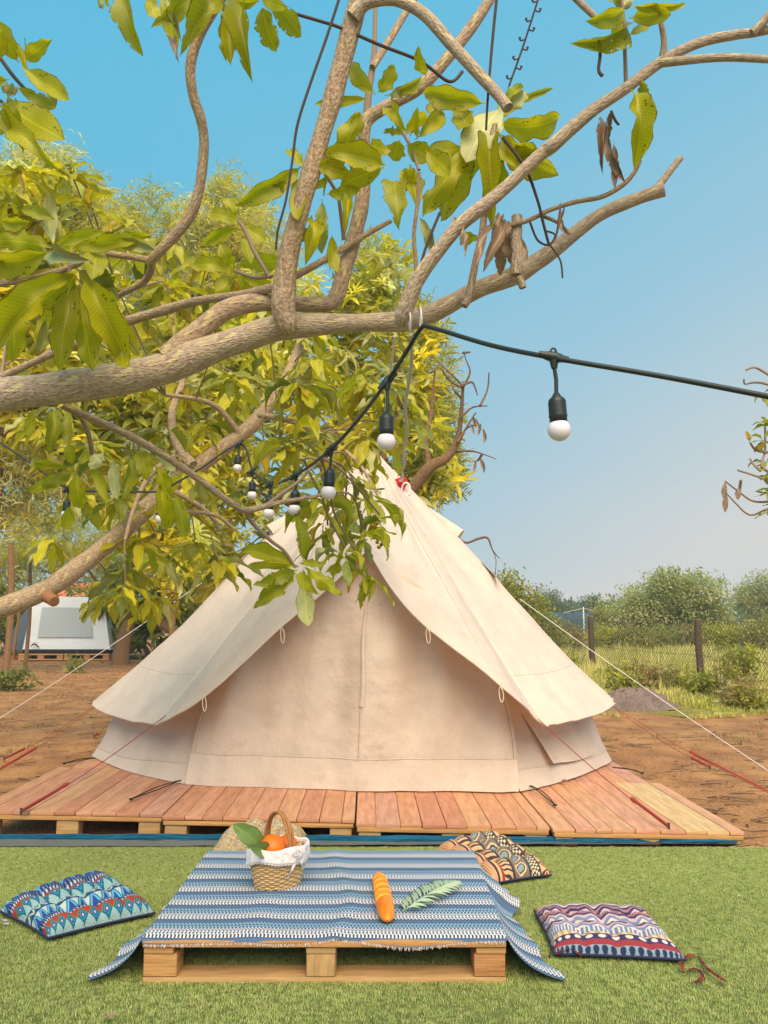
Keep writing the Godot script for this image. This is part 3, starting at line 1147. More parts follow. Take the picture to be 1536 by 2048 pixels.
	for i in 161:
		var q: Vector3 = wall_at.call(i / 160.0, 0.83)
		mud_brim.append(q + Vector3(q.x - C.x, 0, q.z - C.z).normalized() * 0.007)
	seam_strip(t, mud_brim, 0.010, M.canvas)
	# the window cover on the right wall: a loose flap edge
	var cover := Shape.new()
	cover.grid(20, 14, func(u: float, v: float):
		var p: Vector3 = wall_at.call(lerpf(0.030, 0.094, u), lerpf(0.30, 0.80, v))
		var out := Vector3(p.x - C.x, 0, p.z - C.z).normalized()
		return p + out * (0.007 + 0.030 * exp(-u * 7.0) * v) + Vector3(0.05 * (1.0 - u) * v, 0, 0), Vector2(1, 0.5))
	put("window_cover", cover, M.canvas, t)
	# vent hoods near the peak, guy tabs half way down
	for k in [[0.855, 0.235, 0.16], [0.150, 0.245, 0.16]]:
		var P: Vector3 = surface.call(k[0], k[1])
		var Q: Vector3 = surface.call(k[0], k[1] + 0.13)
		var out := Vector3(Q.x - C.x, 0, Q.z - C.z).normalized()
		var across := out.cross(Vector3.UP).normalized()
		var s := Shape.new()
		s.grid(14, 8, func(u: float, v: float):
			var a: float = (u - 0.5) * PI
			var w: float = k[2] * 0.5 * (0.25 + 0.75 * v)
			return P.lerp(Q, v) + across * sin(a) * w + (out * 0.55 + Vector3.UP * 0.83) * (cos(a) * (0.02 + 0.075 * v) - 0.006))
		put("vent_hood", s, M.canvas, t)
		var mesh_ := Shape.new()
		mesh_.grid(14, 2, func(u: float, v: float):
			var a: float = (u - 0.5) * PI
			var w: float = k[2] * 0.5
			return Q + across * sin(a) * w * 0.96 + (out * 0.55 + Vector3.UP * 0.83) * ((cos(a) * 0.093 - 0.008) * v) - (Q - P).normalized() * 0.03)
		put("vent_mesh", mesh_, M.canvas, t)
	for k in [[0.845, 0.475, at(400, 1166, 6.55)], [0.152, 0.475, at(1012, 1172, 6.45)]]:
		var tip: Vector3 = k[2]
		var a1: Vector3 = surface.call(k[0], k[1] - 0.05)
		var a2: Vector3 = surface.call(k[0] - 0.012, k[1] + 0.04)
		var a3: Vector3 = surface.call(k[0] + 0.012, k[1] + 0.04)
		var s := Shape.new()
		s.grid(8, 8, func(u: float, v: float):
			return a1.lerp(a2.lerp(a3, u), v).lerp(tip, 0.92 * u * (1.0 - u) * 4.0 * v * 0.9 + 0.05) + Vector3(0, 0.006, 0.004))
		put("guy_tab", s, M.canvas, t)
	# fabric loops under the awning edge
	for p in [at(563, 1256, 5.31), at(407, 1392, 5.20), at(854, 1257, 5.31), at(1000, 1374, 5.19)]:
		var s := Shape.new()
		var q := []
		var len_ := wide(p, 30)
		for i in 17:
			var a := TAU * i / 16.0
			q.append(p + Vector3(0.012 * sin(a) + 0.01 * sin(a * 0.5), -len_ * (0.5 - 0.5 * cos(a)), 0.004 * sin(a)))
		s.tube(q, [0.0030], 6)
		put("tie_loop", s, M.canvas_loop, t)
	# peak: a red strap and a carabiner for the hanging rope
	var hook := Shape.new()
	var base := at(801, 972, 6.95)
	var ring := []
	for i in 12:
		var a := TAU * i / 12.0
		ring.append(base + Vector3(0.045 + 0.035 * cos(a), -0.03 + 0.055 * sin(a), 0.02))
	hook.tube(ring, [0.009], 6, 0, null, 6, true)
	put("carabiner", hook, M.white_cord, t)
	var strap := Shape.new()
	strap.grid(6, 6, func(u: float, v: float): return base + Vector3(-0.05 + 0.09 * u + 0.02 * sin(v * 5.0), 0.05 - 0.15 * v + 0.03 * u, 0.03 + 0.03 * sin(u * 4.0 + v * 3.0)))
	put("strap", strap, M.red_cloth, t)


func seam_strip(parent: Node, pts: Array, w: float, m: Material) -> void:
	var s := Shape.new()
	s.tube(pts, [w * 0.5], 6)
	put("seam", s, m, parent)


# ---------------------------------------------------------------- leaves and trees
var blades: Array[ArrayMesh] = []
var small_leaf: Array[Shape] = []

# one leaf: stalk at the origin, tip at y = 1, full width 1; bend arches it, fold keels it, wave ripples its edge
func leaf_shape(rows: int, bend: float, fold: float, wave: float, phase: float, blunt: float, half := 2) -> Shape:
	var s := Shape.new()
	for j in rows + 1:
		var t := float(j) / rows
		var k := clampf((t - 0.07) / 0.93, 0, 1)
		var w := maxf(0.5 * pow(sin(PI * pow(k, blunt)), 0.62), 0.03 if t < 0.1 else 0.004)
		for i in half * 2 + 1:
			var c := float(i - half) / half
			var edge := 1.0 + 0.16 * wave * sin(t * 19.0 + phase * 3.0 + c)
			s.vert(Vector3(w * c * edge + 0.10 * sin(t * 3.0 + phase) * t, t, bend * 4.0 * t * (1.0 - t) + fold * absf(c) * w + wave * 0.05 * absf(c) * sin(t * 13.0 + phase + (2.1 if c > 0 else 0.0))), Vector2(c * 0.5 + 0.5, t))
	for j in rows:
		for i in half * 2:
			var a := j * (half * 2 + 1) + i
			s.quad(a, a + half * 2 + 1, a + half * 2 + 2, a + 1)
	return s


func leaf_place(root: Vector3, tip: Vector3, width: float, roll: float, facing: Vector3) -> Transform3D:
	var y := tip - root
	var x := y.cross(facing).normalized().rotated(y.normalized(), roll)
	return Transform3D(Basis(x * width, y, x.cross(y)), root)


func limb(parent: Node, called: String, path: Array, d0: float, d1: float, m: Material, sides := 10, knots := 0.16) -> Array:
	var pts := []
	var r := []
	for i in path.size():
		var d := lerpf(d0, d1, float(i) / (path.size() - 1))
		var p := at(path[i][0], path[i][1], d)
		pts.append(p)
		r.append(wide(p, path[i][2]) * 0.5)
	var full := curve(pts, 7)
	for p in full:
		skeleton.append(p)
	var s := Shape.new()
	s.tube(full, spread(r, 7), sides, knots, fine, 7.0)
	put(called, s, m, parent)
	return full


const TONES := ["leaf_bright", "leaf_olive", "leaf_pale", "leaf_dark", "leaf_yellow", "leaf_dead"]
var n_leaves := 0
var spare := []
var spare_tint := []
const TINT := {"leaf_bright": Color(0.72, 0.67, 0.04), "leaf_olive": Color(0.55, 0.54, 0.045), "leaf_pale": Color(0.66, 0.68, 0.32), "leaf_dark": Color(0.26, 0.31, 0.05), "leaf_yellow": Color(0.56, 0.42, 0.03), "leaf_dead": Color(0.24, 0.12, 0.07)}

func hang_leaf(tree: Node3D, root: Vector3, tip: Vector3, width: float, tone: String, roll: float, facing: Vector3) -> void:
	var t := leaf_place(root, tip, width, roll, facing)
	if n_leaves < 300:
		t.origin -= tree.position
		piece("leaf", blades[n_leaves % blades.size()], M[tone], tree, t)
		n_leaves += 1
	else:
		spare.append(t)
		var k := rnd(0.75, 1.25)
		var c: Color = TINT[tone]
		spare_tint.append(Color(c.r * k, c.g * k, c.b * k))


# leaves read off one by one: [root x, root y, tip x, tip y, width, tone]
func leaf_list(tree: Node3D, d: float, list: Array) -> void:
	for q in list:
		var root := at(q[0], q[1], d + rnd(-0.03, 0.03))
		var tip := at(q[2], q[3], d + rnd(-0.09, 0.07))
		var mid := (root + tip) * 0.5
		hang_leaf(tree, root, tip, wide(mid, q[4]) * 0.98, TONES[q[5]], rnd(-0.45, 0.45), (SEE - mid).normalized())


func pick_tone() -> String:
	var k := rng.randf()
	return TONES[0] if k < 0.42 else TONES[1] if k < 0.72 else TONES[2] if k < 0.85 else TONES[3] if k < 0.955 else TONES[4]


# a whorl of drooping leaves at the end of a twig
func whorl(tree: Node3D, px: float, py: float, d: float, n: int, long: float, droop: float, twig := true) -> void:
	var hub := at(px, py, d)
	for i in n:
		var a := TAU * (i + rnd(-0.3, 0.3)) / n
		var dir := Vector3(cos(a), -droop + rnd(-0.35, 0.35), sin(a)).normalized()
		var len_ := wide(hub, long) * rnd(0.65, 1.1)
		var root := hub + Vector3(rnd(-1, 1), rnd(-1, 1), rnd(-1, 1)) * 0.02 - Vector3(0, 0.04 * rng.randf(), 0)
		hang_leaf(tree, root, root + dir * len_, len_ * rnd(0.20, 0.29), pick_tone(), rnd(-0.5, 0.5), Vector3.UP if absf(dir.y) < 0.85 else Vector3(0, 0, 1))
	if twig and skeleton.size():
		twig_to(tree, hub, 0.005)


func twig_to(tree: Node3D, hub: Vector3, r: float) -> void:
	var best := skeleton[0]
	for p in skeleton:
		if p.distance_squared_to(hub) < best.distance_squared_to(hub): best = p
	if best.distance_to(hub) > 1.6: return
	var s := Shape.new()
	var mid := (best + hub) * 0.5 + Vector3(rnd(-0.05, 0.05), 0.05, rnd(-0.05, 0.05))
	s.tube(curve([best, mid, hub], 4), [r * 1.4, r, r * 0.8], 5)
	put("twig", s, M.twig, tree)


func mango_tree() -> void:
	for k in 10:
		blades.append(leaf_shape(14, [0.10, 0.05, -0.08, 0.16, 0.03, 0.20, 0.30, -0.16, 0.12, 0.24][k], [0.22, 0.12, 0.18, 0.30, 0.05, 0.15, 0.40, 0.10, -0.15, 0.55][k], [0.5, 0.9, 0.3, 0.7, 0.4, 1.0, 1.3, 0.6, 1.6, 0.8][k], k * 1.7, [1.0, 0.92, 1.08, 0.95, 1.02, 0.88, 1.0, 1.15, 0.9, 0.97][k]).mesh())
	var foot := Vector3(-3.55, 0, -4.1)
	var t := thing("mango_tree", "mango tree whose lichened limbs and large leaves overhang the tent and carry the bulbs", "tree", foot)
	# the trunk stands outside the frame on the left; both limbs grow from it
	var trunk := Shape.new()
	trunk.tube(curve([foot + Vector3(0, -0.1, 0), foot + Vector3(0.05, 0.35, 0.0), foot + Vector3(0.2, 0.75, 0.02), foot + Vector3(0.55, 1.15, 0.1)], 6), spread([0.24, 0.17, 0.15, 0.13], 6), 14, 0.2, fine, 7.0)
	put("trunk", trunk, M.bark, t)
	var link := Shape.new()
	link.tube(curve([foot + Vector3(0.30, 0.85, 0.04), Vector3(-2.75, 1.5, -3.5), Vector3(-2.0, 1.72, -2.75), Vector3(-1.45, 1.74, -2.3), at(-60, 800, 2.15)], 6), spread([0.12, 0.09, 0.075, 0.06, 0.052], 6), 12, 0.16, fine, 7.0)
	put("branch", link, M.bark, t)
	var B: Material = M.bark
	var R: Material = M.bark_red
	limb(t, "branch", [[-60, 800, 70], [0, 790, 66], [120, 776, 66], [300, 745, 66], [400, 706, 60], [500, 672, 54], [560, 655, 52], [650, 648, 42], [740, 645, 37], [820, 640, 40], [880, 618, 38], [960, 577, 36], [1040, 545, 40], [1120, 490, 31], [1200, 430, 27], [1280, 395, 24], [1327, 379, 28]], 2.15, 1.95, B, 16, 0.2)
	limb(t, "branch", [[1308, 384, 17], [1330, 355, 15], [1361, 316, 13]], 1.95, 1.96, B)
	limb(t, "branch", [[576, 662, 24], [572, 648, 46], [565, 605, 50], [572, 540, 46], [584, 480, 41], [600, 420, 38], [635, 300, 36], [665, 200, 38], [690, 100, 40], [712, 20, 36], [726, -40, 34]], 2.04, 1.88, R, 14, 0.16)
	limb(t, "branch", [[706, 34, 32], [728, 8, 27], [760, 0, 24], [800, 2, 24], [850, 30, 24], [900, 85, 25], [950, 140, 24], [1000, 195, 23], [1016, 216, 24]], 1.88, 1.80, B)
	limb(t, "branch", [[330, 715, 44], [400, 660, 43], [450, 622, 42], [500, 607, 37], [560, 606, 30], [620, 609, 29], [655, 608, 32], [674, 590, 33], [690, 535, 31], [706, 480, 30], [720, 425, 30], [728, 360, 25], [728, 290, 24], [732, 243, 27], [770, 215, 24], [840, 175, 25], [900, 110, 24], [960, 30, 22], [990, -20, 21]], 2.10, 2.12, R, 12)
	limb(t, "twig", [[732, 245, 18], [738, 180, 15], [748, 110, 12], [750, 40, 10], [752, -20, 9]], 2.12, 2.15, M.twig, 6, 0.1)
	limb(t, "twig", [[745, 135, 14], [770, 95, 15], [800, 45, 15], [838, -20, 15]], 2.12, 2.2, R, 7, 0.1)
	limb(t, "branch", [[800, 648, 24], [806, 630, 34], [818, 600, 33], [835, 560, 31], [870, 510, 29], [920, 450, 28], [1000, 385, 27], [1080, 310, 26], [1110, 287, 29], [1180, 225, 25], [1250, 178, 23], [1325, 122, 23], [1400, 85, 20], [1470, 70, 19], [1512, 64, 19], [1580, 50, 17]], 1.93, 1.70, B, 12)
	limb(t, "branch", [[1318, 126, 20], [1400, 118, 17], [1470, 115, 16], [1580, 122, 15]], 1.76, 1.66, B)
	limb(t, "branch", [[1505, 66, 18], [1530, 40, 18], [1560, 0, 16]], 1.70, 1.68, B)
	limb(t, "branch", [[1325, 118, 17], [1328, 85, 13], [1322, 45, 11]], 1.76, 1.74, B)
	limb(t, "twig", [[1252, 170, 9], [1250, 110, 8], [1247, 40, 8], [1240, -20, 7]], 1.80, 1.76, M.twig, 6, 0.1)
	limb(t, "branch", [[455, -30, 24], [425, 20, 22], [398, 70, 22], [381, 130, 22], [386, 190, 20], [402, 240, 21], [408, 290, 19], [400, 370, 20], [382, 428, 22], [350, 470, 22], [312, 510, 21], [300, 526, 18]], 1.85, 2.05, R)
	limb(t, "branch", [[303, 521, 14], [250, 512, 13], [190, 507, 14], [150, 530, 14], [100, 548, 14], [50, 560, 13], [-40, 572, 13]], 2.05, 2.0, R)
	limb(t, "twig", [[305, 524, 15], [290, 562, 14], [240, 590, 11], [225, 615, 10], [250, 640, 10]], 2.05, 2.4, R, 7, 0.1)
	limb(t, "branch", [[555, 573, 17], [480, 590, 18], [400, 601, 18], [330, 620, 20], [250, 645, 21], [200, 670, 20], [130, 696, 18], [60, 728, 16], [-30, 770, 16]], 2.05, 2.8, R)
	limb(t, "branch", [[125, 812, 15], [240, 862, 15], [330, 912, 15], [400, 960, 14], [465, 1008, 14], [496, 1020, 13], [560, 1005, 10], [620, 995, 8], [660, 985, 6]], 2.2, 2.75, R, 8)
	limb(t, "twig", [[496, 1018, 10], [500, 1040, 9], [540, 1080, 8], [568, 1102, 7], [590, 1135, 6]], 2.6, 2.7, M.twig, 6, 0.1)
	limb(t, "twig", [[530, 1012, 8], [560, 990, 8], [600, 960, 6], [640, 915, 5]], 2.65, 2.9, M.twig, 6, 0.1)
	limb(t, "twig", [[140, 815, 11], [165, 840, 11], [180, 880, 11], [186, 925, 10]], 2.25, 2.4, R, 6, 0.1)
	limb(t, "vine", [[684, -20, 6], [655, 70, 6], [620, 170, 6], [595, 250, 6], [585, 320, 5], [572, 400, 5], [556, 460, 5], [552, 500, 4]], 1.8, 1.9, M.vine, 5, 0.0)
	limb(t, "vine", [[995, -20, 6], [985, 80, 6], [976, 190, 5], [972, 260, 5]], 1.8, 1.85, M.vine, 5, 0.0)
	limb(t, "flower_stalk", [[1082, -20, 4], [1060, 50, 4], [1042, 105, 4], [1018, 172, 4]], 1.8, 1.85, M.vine, 5, 0.0)
	for k in 9:
		var q := Vector2(1080, -10).lerp(Vector2(1020, 170), (k + 0.6) / 9.4)
		limb(t, "flower_stalk", [[q.x, q.y, 3], [q.x + (9 if k % 2 else -9), q.y + 3, 3], [q.x + (11 if k % 2 else -11), q.y - 3, 6]], 1.83, 1.83, M.vine, 5, 0.0)
	limb(t, "twig", [[565, 20, 7], [640, 42, 7], [680, 55, 7], [760, 90, 7], [840, 122, 7], [898, 163, 7], [925, 143, 7]], 1.86, 1.95, M.vine, 5, 0.0)
	limb(t, "vine", [[1005, 275, 7], [1050, 335, 7], [1075, 400, 6], [1085, 440, 6], [1098, 490, 6]], 1.84, 1.92, M.vine, 5, 0.0)
	limb(t, "branch", [[990, 250, 11], [978, 300, 13], [972, 380, 13], [965, 460, 13], [952, 520, 14], [938, 590, 15], [928, 612, 14]], 1.97, 1.95, R, 8)
	limb(t, "twig", [[985, 457, 9], [1050, 443, 10], [1100, 420, 9], [1150, 404, 10], [1205, 393, 10], [1245, 370, 10], [1268, 345, 9], [1280, 320, 9]], 1.92, 1.86, R, 7, 0.1)
	limb(t, "twig", [[1085, 432, 8], [1115, 445, 7], [1140, 468, 7]], 1.92, 1.92, R, 6, 0.1)
	limb(t, "branch", [[1034, 432, 22], [1033, 480, 23], [1032, 550, 25]], 1.93, 1.93, B, 8)
	limb(t, "branch", [[1036, 555, 22], [1042, 565, 17], [1046, 576, 15]], 1.93, 1.93, B, 8)
	limb(t, "twig", [[782, 442, 9], [740, 465, 11], [690, 495, 13], [640, 525, 14], [585, 556, 14]], 2.1, 2.05, R, 7, 0.1)
	limb(t, "twig", [[688, 480, 9], [682, 430, 9], [675, 390, 8], [655, 355, 8], [640, 335, 8]], 2.08, 2.0, M.twig, 6, 0.1)
	limb(t, "twig", [[826, 610, 10], [832, 540, 9], [828, 470, 9], [836, 400, 9], [838, 345, 10]], 1.95, 1.9, R, 6, 0.1)
	limb(t, "twig", [[838, 340, 7], [820, 290, 7], [795, 250, 7], [775, 225, 7]], 1.92, 2.05, M.twig, 5, 0.1)
	limb(t, "twig", [[880, 425, 6], [850, 500, 6], [835, 560, 5]], 1.95, 1.95, M.vine, 5, 0.0)
	limb(t, "twig", [[540, 555, 8], [510, 505, 9], [490, 460, 8], [475, 440, 6]], 2.1, 2.2, M.twig, 6, 0.1)
	limb(t, "twig", [[545, 552, 7], [510, 555, 8], [470, 542, 7]], 2.1, 2.2, M.twig, 6, 0.1)
	limb(t, "twig", [[0, 115, 8], [25, 150, 8], [50, 178, 7], [60, 185, 6]], 1.75, 1.75, M.vine, 5, 0.0)
	limb(t, "twig", [[-30, 190, 8], [5, 205, 7], [12, 225, 6]], 1.75, 1.75, M.vine, 5, 0.0)
	limb(t, "twig", [[158, 460, 6], [150, 500, 8], [135, 560, 9], [120, 640, 7]], 2.05, 2.0, M.twig, 5, 0.0)
	limb(t, "twig", [[1196, 78, 8], [1200, 110, 7], [1197, 140, 7], [1205, 152, 8]], 1.75, 1.75, M.vine, 5, 0.0)
	limb(t, "twig", [[1135, -20, 14], [1165, 10, 14], [1195, 38, 12]], 1.75, 1.75, B, 6, 0.1)
	limb(t, "twig", [[1222, 222, 6], [1230, 240, 6], [1238, 250, 5]], 1.85, 1.85, M.vine, 5, 0.0)
	limb(t, "twig", [[1275, 265, 6], [1285, 250, 6], [1295, 228, 6]], 1.82, 1.82, M.vine, 5, 0.0)
	limb(t, "twig", [[1098, 488, 4], [1120, 520, 4], [1125, 556, 4]], 1.95, 1.95, M.vine, 5, 0.0)
	limb(t, "twig", [[1060, 445, 5], [1075, 480, 5], [1098, 490, 4], [1110, 470, 4], [1092, 462, 4]], 1.93, 1.93, M.vine, 5, 0.0)
	# the lower limb, farther back
	var low := Shape.new()
	low.tube(curve([foot + Vector3(0.12, 0.60, 0.0), Vector3(-2.9, 0.98, -4.3), Vector3(-2.4, 1.12, -4.4), at(-30, 1226, 4.4)], 6), spread([0.13, 0.09, 0.062, 0.056], 6), 12, 0.16, fine, 7.0)
	put("branch", low, R, t)
	limb(t, "branch", [[-30, 1226, 42], [40, 1202, 40], [100, 1175, 40], [170, 1125, 38], [230, 1075, 36], [300, 1010, 37], [350, 965, 35], [420, 915, 32], [490, 862, 31], [530, 820, 27], [570, 760, 22], [600, 690, 17]], 4.4, 5.0, R, 12)
	limb(t, "branch", [[94, 1192, 30], [104, 1199, 24], [109, 1204, 20]], 4.38, 4.34, M.fresh_cut, 8)
	limb(t, "branch", [[385, 930, 22], [350, 880, 18], [345, 820, 16], [365, 760, 14], [350, 690, 12]], 4.6, 4.9, R, 8)
	limb(t, "twig", [[335, 975, 13], [380, 1000, 12], [420, 1030, 10], [440, 1060, 8]], 4.5, 4.6, R, 7, 0.1)
	limb(t, "twig", [[310, 1025, 10], [370, 1024, 10], [430, 1030, 9], [470, 1060, 6]], 4.4, 4.6, R, 7, 0.1)
	limb(t, "twig", [[520, 830, 14], [590, 845, 11], [660, 880, 8], [720, 930, 7], [760, 1000, 5]], 4.7, 4.0, R, 7, 0.1)
	limb(t, "twig", [[350, 910, 12], [300, 950, 11], [270, 1010, 9], [250, 1080, 7]], 4.5, 4.3, R, 7, 0.1)
	limb(t, "twig", [[480, 868, 13], [440, 820, 12], [400, 800, 10], [330, 790, 8]], 4.8, 4.6, R, 7, 0.1)
	# leaves read one by one: roots, tips, widths; tones are bright, olive, pale, dark, yellow, dead
	leaf_list(t, 1.72, [[38, 126, -8, 40, 40, 0], [45, 120, 104, 82, 30, 0], [42, 132, 138, 200, 42, 0], [20, 158, -40, 156, 34, 0], [6, 206, 128, 282, 74, 0], [20, 235, 112, 340, 46, 0], [6, 225, 48, 302, 38, 1], [30, 172, 112, 216, 30, 1], [0, 172, 36, 184, 24, 2], [60, 165, 60, 118, 22, 0], [92, 175, 108, 218, 20, 2], [-10, 120, 8, 60, 30, 0], [-20, 230, 5, 270, 36, 1]])
	leaf_list(t, 1.78, [[252, -30, 288, 110, 46, 1], [326, -30, 352, 102, 32, 0], [405, -26, 303, 50, 46, 1], [442, 2, 364, 108, 50, 1], [296, -20, 320, 40, 34, 0], [470, 6, 450, 122, 38, 0], [492, 14, 502, 162, 48, 1], [476, 16, 462, 132, 36, 0], [524, 8, 548, 106, 46, 1], [540, 2, 602, 74, 46, 1], [462, -4, 518, 0, 30, 0], [520, -4, 572, 18, 26, 0], [350, 84, 356, 124, 16, 5], [340, 10, 362, 80, 18, 2], [200, -30, 205, 14, 14, 3], [212, -26, 214, 14, 12, 0]])
	leaf_list(t, 1.76, [[1254, 42, 1143, 86, 42, 1], [1248, 22, 1170, 42, 40, 0], [1250, 16, 1210, -30, 32, 1], [1258, 36, 1342, 28, 40, 0], [1262, 12, 1372, 6, 20, 0], [1258, 70, 1298, 50, 20, 1], [1246, 44, 1222, 68, 22, 0], [1262, 178, 1270, 338, 46, 0], [1284, 158, 1288, 208, 22, 1], [1246, 20, 1262, -30, 28, 2]])
	leaf_list(t, 1.85, [[1217, 252, 1204, 348, 18, 5], [1216, 256, 1252, 366, 20, 5], [1221, 222, 1213, 278, 15, 5], [1228, 280, 1230, 378, 17, 5], [1012, 440, 968, 545, 26, 5], [1008, 450, 1000, 552, 26, 5], [1020, 445, 1020, 530, 22, 5], [1000, 430, 985, 520, 20, 5], [1040, 470, 1052, 520, 15, 5], [925, 450, 930, 512, 14, 5], [1122, 432, 1110, 484, 12, 5], [1122, 434, 1134, 470, 12, 5], [985, 440, 950, 540, 18, 5], [905, 430, 918, 468, 16, 5]])
	leaf_list(t, 2.02, [[975, 206, 846, 190, 46, 0], [1004, 212, 930, 326, 74, 2], [990, 246, 1121, 236, 54, 0], [998, 268, 1118, 348, 58, 0], [985, 268, 884, 446, 58, 0], [962, 282, 842, 432, 50, 0], [982, 278, 984, 462, 44, 0], [1006, 280, 1036, 336, 34, 0], [992, 236, 1048, 180, 46, 0], [1012, 214, 1106, 176, 14, 1], [1000, 216, 1048, 180, 28, 2], [932, 296, 842, 318, 46, 0], [930, 462, 946, 484, 28, 0], [1010, 290, 1114, 300, 40, 0], [900, 190, 940, 250, 44, 0], [880, 200, 862, 250, 36, 0], [975, 290, 1008, 390, 34, 0]])
	leaf_list(t, 1.95, [[752, 190, 703, 128, 36, 0], [754, 186, 792, 134, 34, 0], [738, 196, 630, 208, 24, 0], [770, 192, 842, 150, 24, 0], [776, 190, 816, 176, 22, 2], [852, 152, 838, 92, 24, 0], [818, 268, 788, 222, 32, 0], [820, 272, 850, 224, 30, 0], [812, 262, 768, 262, 18, 1], [826, 262, 836, 214, 28, 0], [830, 280, 880, 230, 34, 0], [800, 280, 782, 320, 40, 0], [812, 290, 860, 320, 44, 0], [770, 330, 655, 310, 54, 0], [768, 335, 680, 370, 44, 0], [792, 362, 794, 456, 50, 1], [800, 340, 840, 372, 40, 0], [786, 300, 740, 290, 34, 0], [648, 352, 724, 224, 48, 0], [660, 345, 650, 372, 28, 0], [602, 332, 468, 412, 42, 0], [606, 336, 577, 298, 26, 0], [592, 352, 596, 440, 40, 0], [575, 360, 545, 390, 20, 1], [644, 398, 642, 508, 30, 3], [652, 388, 722, 380, 26, 0], [624, 440, 612, 530, 34, 0], [664, 466, 676, 546, 28, 0], [642, 450, 600, 480, 22, 4], [700, 400, 690, 470, 22, 0], [838, 432, 864, 506, 22, 2], [820, 330, 830, 410, 40, 0], [850, 300, 900, 350, 46, 0], [630, 330, 700, 345, 40, 0], [690, 300, 730, 335, 40, 1]])
	leaf_list(t, 2.25, [[466, 542, 382, 530, 34, 0], [466, 536, 438, 488, 32, 0], [474, 532, 562, 520, 38, 0], [468, 546, 424, 602, 32, 0], [478, 546, 508, 604, 30, 0], [476, 552, 548, 586, 28, 0], [480, 446, 418, 424, 34, 0], [482, 450, 532, 482, 34, 0], [478, 452, 408, 494, 26, 0], [490, 470, 500, 528, 28, 0], [470, 440, 450, 395, 26, 0], [470, 555, 470, 612, 26, 4]])
	leaf_list(t, 1.98, [[108, 492, 98, 384, 34, 2], [104, 496, -6, 478, 48, 0], [112, 496, 178, 522, 40, 2], [112, 490, 210, 464, 32, 0], [134, 500, 304, 474, 32, 0], [208, 480, 310, 500, 26, 2], [100, 500, -24, 524, 60, 0], [152, 536, 238, 602, 56, 2], [148, 540, 58, 604, 60, 0], [148, 548, -4, 704, 62, 0], [152, 552, 78, 690, 58, 0], [160, 552, 182, 742, 60, 0], [170, 548, 254, 736, 64, 0], [150, 556, 120, 744, 54, 1], [165, 545, 212, 664, 50, 0], [92, 636, 80, 704, 20, 2], [106, 648, 112, 700, 18, 2], [60, 566, 6, 654, 60, 1], [22, 596, 20, 722, 52, 0], [180, 520, 200, 580, 40, 3], [240, 690, 250, 735, 30, 0], [30, 500, -20, 560, 44, 0], [0, 440, 60, 445, 30, 0], [40, 420, 110, 440, 30, 1], [200, 500, 180, 560, 50, 0]])
	leaf_list(t, 2.35, [[66, 816, 54, 872, 24, 1], [106, 816, 100, 912, 32, 1], [136, 816, 136, 892, 28, 1], [120, 812, 112, 880, 24, 3], [148, 934, 64, 920, 20, 0], [146, 940, 58, 986, 30, 0], [150, 942, 82, 978, 24, 1], [154, 944, 160, 1018, 34, 0], [146, 930, 138, 888, 26, 0], [156, 930, 186, 898, 24, 0], [180, 930, 216, 1002, 26, 0], [256, 914, 244, 1004, 28, 1], [226, 918, 234, 1000, 26, 2], [284, 896, 292, 962, 36, 0], [306, 926, 326, 1002, 28, 0], [312, 888, 352, 942, 26, 2], [206, 905, 180, 940, 28, 2], [318, 960, 330, 1060, 34, 0], [350, 985, 372, 1075, 32, 1], [300, 880, 285, 940, 30, 2], [140, 1010, 130, 1060, 26, 0]])
	leaf_list(t, 2.70, [[596, 1134, 488, 1104, 36, 0], [598, 1134, 494, 1132, 20, 0], [594, 1140, 506, 1168, 30, 1], [592, 1146, 508, 1218, 32, 1], [604, 1146, 618, 1252, 38, 2], [610, 1136, 682, 1192, 28, 0], [606, 1140, 636, 1190, 26, 0], [606, 1124, 594, 1030, 30, 1], [600, 1126, 640, 1130, 18, 0]])
	# whorls farther along the drooping twigs and the lower limb
	for q in [[690, 1095, 2.9, 9, 75, 0.8], [735, 1140, 3.0, 6, 75, 1.2], [690, 1010, 3.2, 9, 85, 0.8], [760, 1030, 3.2, 7, 70, 0.7], [735, 985, 3.4, 8, 90, 0.8], [655, 1050, 3.2, 7, 90, 1.2], [640, 985, 3.0, 9, 90, 0.9], [705, 945, 3.1, 8, 85, 0.7], [725, 1060, 3.0, 7, 75, 1.0], [600, 960, 3.1, 7, 90, 0.7]]:
		whorl(t, q[0], q[1], q[2], q[3], q[4], q[5])
	for q in [[600, 765, 4.4, 15, 96, 0.9], [590, 880, 4.3, 12, 100, 0.5], [700, 790, 4.8, 12, 95, 0.6]]:
		whorl(t, q[0], q[1], q[2], q[3], q[4], q[5])
	var hubs := [[330, 850], [430, 850], [520, 885], [660, 850], [720, 760], [690, 905], [285, 1085], [262, 1170], [330, 1110], [425, 1120], [360, 760], [250, 770], [470, 730], [540, 710], [640, 720], [750, 830], [790, 780], [390, 560], [620, 640], [250, 1130], [300, 1190], [220, 1190], [380, 1080], [720, 880], [170, 1000], [250, 990], [60, 850], [200, 880], [110, 1080], [370, 920], [300, 700], [420, 660], [330, 580], [330, 480], [420, 520], [260, 470], [540, 600], [60, 650], [250, 620], [480, 800], [770, 900], [830, 830], [350, 1000]]
	for q in hubs:
		whorl(t, q[0] + rnd(-14, 14), q[1] + rnd(-14, 14), rnd(4.2, 5.4), rng.randi_range(9, 13), rnd(82, 108), rnd(0.5, 1.1), rng.randf() < 0.6)
